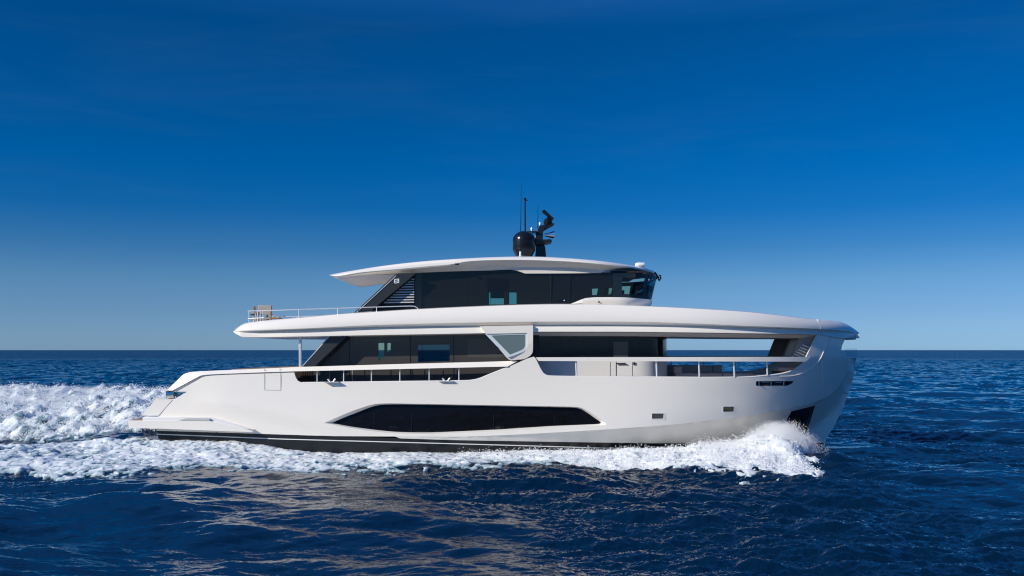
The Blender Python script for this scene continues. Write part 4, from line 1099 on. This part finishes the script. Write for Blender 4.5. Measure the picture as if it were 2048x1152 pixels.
# ------------------------------------------------------------------ foam
fm = bpy.data.materials.new('sea_foam'); fm.use_nodes = True; t = fm.node_tree; b = t.nodes['Principled BSDF']
b.inputs['Roughness'].default_value = .55
b.inputs['Subsurface Weight'].default_value = .55; b.inputs['Subsurface Radius'].default_value = (.9, 1.0, 1.2); b.inputs['Subsurface Scale'].default_value = .25
at = t.nodes.new('ShaderNodeAttribute'); at.attribute_name = 'froth'
cr = t.nodes.new('ShaderNodeValToRGB'); e = cr.color_ramp.elements
e[0].position = 0.0; e[0].color = (.02, .08, .12, 1); e[1].position = 1.0; e[1].color = (.74, .76, .77, 1)
e2 = cr.color_ramp.elements.new(.28); e2.color = (.27, .38, .42, 1); e3 = cr.color_ramp.elements.new(.55); e3.color = (.62, .68, .70, 1)
tc = t.nodes.new('ShaderNodeTexCoord'); n1 = t.nodes.new('ShaderNodeTexNoise'); n1.inputs['Scale'].default_value = 5; n1.inputs['Detail'].default_value = 9; n1.inputs['Roughness'].default_value = .68; n1.inputs['Distortion'].default_value = .6
mpf = t.nodes.new('ShaderNodeMapping'); mpf.inputs['Scale'].default_value = (.6, 1, 1)
ad = t.nodes.new('ShaderNodeMath'); ad.operation = 'MULTIPLY_ADD'; ad.inputs[1].default_value = 1.35
sb = t.nodes.new('ShaderNodeMath'); sb.operation = 'SUBTRACT'; sb.inputs[1].default_value = .66
bp = t.nodes.new('ShaderNodeBump'); bp.inputs['Strength'].default_value = .4; bp.inputs['Distance'].default_value = .05
t.links.new(tc.outputs['Object'], mpf.inputs['Vector']); t.links.new(mpf.outputs[0], n1.inputs['Vector']); t.links.new(n1.outputs['Fac'], ad.inputs[0]); t.links.new(at.outputs['Fac'], ad.inputs[2]); t.links.new(ad.outputs[0], sb.inputs[0])
t.links.new(sb.outputs[0], cr.inputs[0]); t.links.new(cr.outputs[0], b.inputs['Base Color']); t.links.new(n1.outputs['Fac'], bp.inputs['Height']); t.links.new(bp.outputs[0], b.inputs['Normal'])
M['foam'] = fm
sp_m = mat('spray_white', (.90, .91, .92), .6)

def foam_density(x, y):
    """how much foam lies on the water (0 none, 1 solid)"""
    n = sample(B1, 14.0, x, y) * .5 + sample(B2, 5.0, x, y, .7) * .3
    side = -y - hullhalf(x)
    # outer edge of the near band as distance outboard
    xe = [-40, -20, -16, -13, -10, -6, -1, 1.5, 3.0, 5, 7.5, 9, 10.5, 11.8, 12.6]
    we = [5.4, 5.2, 5.6, 5.4, 4.6, 3.6, 3.0, 2.4, 3.4, 5.2, 6.4, 7.2, 7.6, 7.4, 6.0]
    w = np.interp(x, xe, we); w = np.where(x < -13.0, w + 3.15 - hullhalf(x), w)
    dn = sstep(1.5, -1.6, (side - w) + n * .9) * sstep(-.6, 0.0, side + .3) 
    lac = np.where(x < -6, sstep(-11, -20, x) * .25, 0)
    xf = 10.75 - .17 * np.clip(-y - 1.5, 0, 99)
    dn = dn * (1 - sstep(-.7, .5, x - xf + n * .45))
    dn = np.clip(dn - lac * (n > .1), 0, 1)
    # wake astern
    wk = sstep(-13.0, -14.2, x) * sstep(.2, 1.4, y + n * .5) * (1 - sstep(18, 23, y + n * 2.5))
    gap = sstep(-13.5, -15, x) * np.exp(-((y + .7 - n * .3) / .8) ** 2)
    dn = np.clip(dn * (1 - .85 * gap), 0, 1)
    farside = (1 - sstep(.4, 2.6, (y - hullhalf(x)) + n * .9 - np.interp(x, [-13, -5, 5, 12], [6, 2.5, 2, .5]))) * (y > 0) * sstep(-.6, .0, y - hullhalf(x)) * (x < 11.8) * (x > -14)
    return np.maximum(np.maximum(dn, wk), farside), wk, n
def foam_height(x, y):
    d, wk, n = foam_density(x, y)
    puff = (np.abs(sample(B2, 9.0, x, y, .3)) * .55 + np.abs(sample(B3, 6.1, x, y, 1.1)) * .15 + np.abs(sample(B3, 2.3, x, y, .4)) * .06)
    fine = sample(B3, 3.1, x, y, .5) * .5
    side = -y - hullhalf(x)
    # roll of the bow wave: high near the bow, low aft
    roll = np.interp(x, [-20, -6, 0, 3, 6, 8.2, 9.6, 10.2, 10.9, 12.6], [.05, .05, .05, .10, .20, .40, .78, .88, .40, .05])
    ctr = np.interp(x, [0, 3, 6, 10, 12], [1.0, 1.2, 1.6, 2.3, 2.8])
    body = roll * np.exp(-((side - ctr) / (.5 * ctr + .7)) ** 2) * (y < 0)
    amp = np.where(wk > .3, .29, np.interp(x, [-14, -6, 0, 5, 10], [.07, .05, .05, .09, .13]))
    h = body + amp * (puff - .35) + fine * np.where(wk > .3, .03, .016)
    return d, h, wk, n, puff
gx = .05
def foam_patch(x0, x1, y0, y1, gx, gy):
    xs = np.arange(x0, x1, gx); ys = np.arange(y0, y1, gy); X, Y = np.meshgrid(xs, ys)
    z, dx, dy = sea(X, Y); nh = 1 - .7 * np.exp(-np.clip(np.abs(Y) - hullhalf(X), 0, 9) ** 2 / 6) * (np.abs(X) < 15)
    d, h, wk, n, puff = foam_height(X, Y)
    lace = sample(B4, 4.3, X, Y, .2) * .55 + sample(B2, 3.3, X, Y, 1.9) * .35 + sample(B1, 9, X, Y, 2.2) * .3
    solid = np.interp(X, [-30, -14, -8, -2, 2, 6, 10], [.45, .5, .7, .85, .95, 1.1, 1.3])
    cov = d * (1 + solid) - .75 + lace * .55        # > 0 is foam
    cov = np.where(wk > .3, np.maximum(cov, wk * 1.2 - .5 + lace * .2), cov)
    froth = np.clip(.12 + cov * .70 + np.where(wk > .3, lace * .30 - .02, 0) + np.interp(X, [-30, 0, 6, 10], [0, .05, .3, .5]) * (Y < 0), 0, 1.25)
    Z = z * nh + lift(X, Y) + np.where(cov > -.15, h * np.clip(cov * 1.6 + .1, 0, 1) + .025 + .02 * np.clip(cov, -1, 1), -.12)
    Z = np.where(cov < 0, z * nh + lift(X, Y) + cov * .35 + .02, Z)
    cx = sample(B3, 3.1, X + .3, Y, 1.1) * .04
    return X + dx * .9 + cx, Y + dy * .9, Z, (cov > -.12) & (d > .03), froth, (X, Y, Z, cov)
X, Y, Z, k, fr, raw1 = foam_patch(-32, 13.6, -14.5, -0.05, .05, .05)
fo = build_grid('foam', X, Y, Z, [fm], keep=k, attrs={'froth': fr}); tag(fo, 'broken white foam spread over the water along the near side of the yacht', 'foam', kind='stuff')
X, Y, Z, k, fr, raw2 = foam_patch(-46, -12.6, -.05, 25, .09, .09)
fo = build_grid('wake', X, Y, Z, [fm], keep=k, attrs={'froth': fr}); tag(fo, 'tall churning white wake piled up behind the stern', 'wake', kind='stuff')
X, Y, Z, k, fr, raw3 = foam_patch(-14, 12.2, 0, 12, .1, .1)
fo = build_grid('foam', X, Y, Z, [fm], keep=k, attrs={'froth': fr}); tag(fo, 'white foam along the far side of the yacht', 'foam', kind='stuff')

# ------------------------------------------------------------------ spray droplets
ico = None
def ico_base():
    bm = bmesh.new(); bmesh.ops.create_icosphere(bm, subdivisions=1, radius=1.0)
    v = np.array([x.co[:] for x in bm.verts], np.float32); f = np.array([[q.index for q in p.verts] for p in bm.faces]); bm.free(); return v, f
IV, IF = ico_base()
def drops(name, P, r, label, cat='spray', jitter=.35):
    n = len(P); g = np.random.default_rng(len(P))
    a = g.uniform(0, 2 * np.pi, n); c, s = np.cos(a), np.sin(a)
    base = IV[None] * (1 + g.uniform(-jitter, jitter, (n, len(IV), 1)))
    st = g.uniform(.7, 1.5, (n, 1, 3)); base = base * st
    x = base[..., 0] * c[:, None] - base[..., 2] * s[:, None]; zz = base[..., 0] * s[:, None] + base[..., 2] * c[:, None]
    V = np.stack([x, base[..., 1], zz], -1) * r[:, None, None] + P[:, None, :]
    F = (IF[None] + (np.arange(n) * len(IV))[:, None, None]).reshape(-1, 3)
    me = bpy.data.meshes.new(name); me.vertices.add(n * len(IV)); me.vertices.foreach_set('co', V.reshape(-1).astype(np.float32))
    me.loops.add(F.size); me.loops.foreach_set('vertex_index', F.reshape(-1).astype(np.int32)); me.polygons.add(len(F))
    me.polygons.foreach_set('loop_start', (np.arange(len(F)) * 3).astype(np.int32)); me.polygons.foreach_set('use_smooth', np.ones(len(F), bool))
    me.materials.append(sp_m); me.update(calc_edges=True)
    o = bpy.data.objects.new(name, me); COL.objects.link(o); tag(o, label, cat, kind='stuff'); return o
g = np.random.default_rng(5)
def water_z(x, y): return sea(x, y)[0] * .5 + lift(x, y)
def clump(N, cx, cy, spread, zbase, ztop, rmin, rmax, powr=2.2):
    t = g.random(N) ** powr
    x = cx(t) + g.normal(size=N) * spread(t); y = cy(t) + g.normal(size=N) * spread(t) * 1.2
    z = zbase + (ztop - zbase) * t + g.normal(size=N) * .05
    r = np.exp(g.uniform(np.log(rmin), np.log(rmax), N)) * (1 - .5 * t)
    return np.stack([x, y, z], -1), r
Ps, rs = [], []
# bow plume: jets thrown up and outward beside the stem
for k in range(110):
    bx = g.uniform(8.2, 10.9)
    by = -hullhalf(np.array([bx]))[0] - g.uniform(.5, 3.0)
    hgt = (.30 + .78 * math.exp(-((bx - 10.0) / .75) ** 2)) * g.uniform(.6, 1.15) * math.exp(-max(0, (-by - 4.0)) / 2.2)
    n = int(2000 * hgt + 250)
    lean = g.normal() * .25
    P_, r_ = clump(n, lambda t: bx + lean * t * hgt * .6, lambda t: by - t * .3, lambda t: .16 + .10 * t, .05, .05 + hgt, .005, .020, 1.15)
    Ps.append(P_); rs.append(r_)
# froth grains along the roll and splashes against the hull
for (x0, x1, N, hmax, w) in ((6.5, 11.2, 80000, .16, 6.5), (2.0, 7.0, 30000, .08, 4.5), (-2, 3, 5000, .10, 2.2), (-13, -2, 600, .05, 2.6)):
    x = g.uniform(x0, x1, N); side = np.abs(g.normal(size=N)) * w * .5
    y = -hullhalf(x) - side
    ok = foam_density(x, y)[0] > .4; x, y = x[ok], y[ok]; n = len(x)
    hh = foam_height(x, y)[1]
    z = water_z(x, y) + np.clip(hh, 0, 9) * .9 + np.abs(g.normal(size=n)) ** 1.6 * hmax * .45
    Ps.append(np.stack([x, y, z], -1)); rs.append(np.exp(g.uniform(math.log(.005), math.log(.018), n)))
drops('spray', np.concatenate(Ps), np.concatenate(rs), 'burst of white spray thrown up by the bow and along the near hull side')
N = 110000; x = g.uniform(-30, -13.2, N); y = g.uniform(.5, 20, N)
z = water_z(x, y) + .1 + np.clip(foam_height(x, y)[1], 0, 9) * .9 + np.abs(g.normal(size=N)) ** 1.5 * .065
drops('wake_spray', np.stack([x, y, z], -1), np.exp(g.uniform(math.log(.007), math.log(.022), N)), 'flecks of white spray over the churned wake astern')
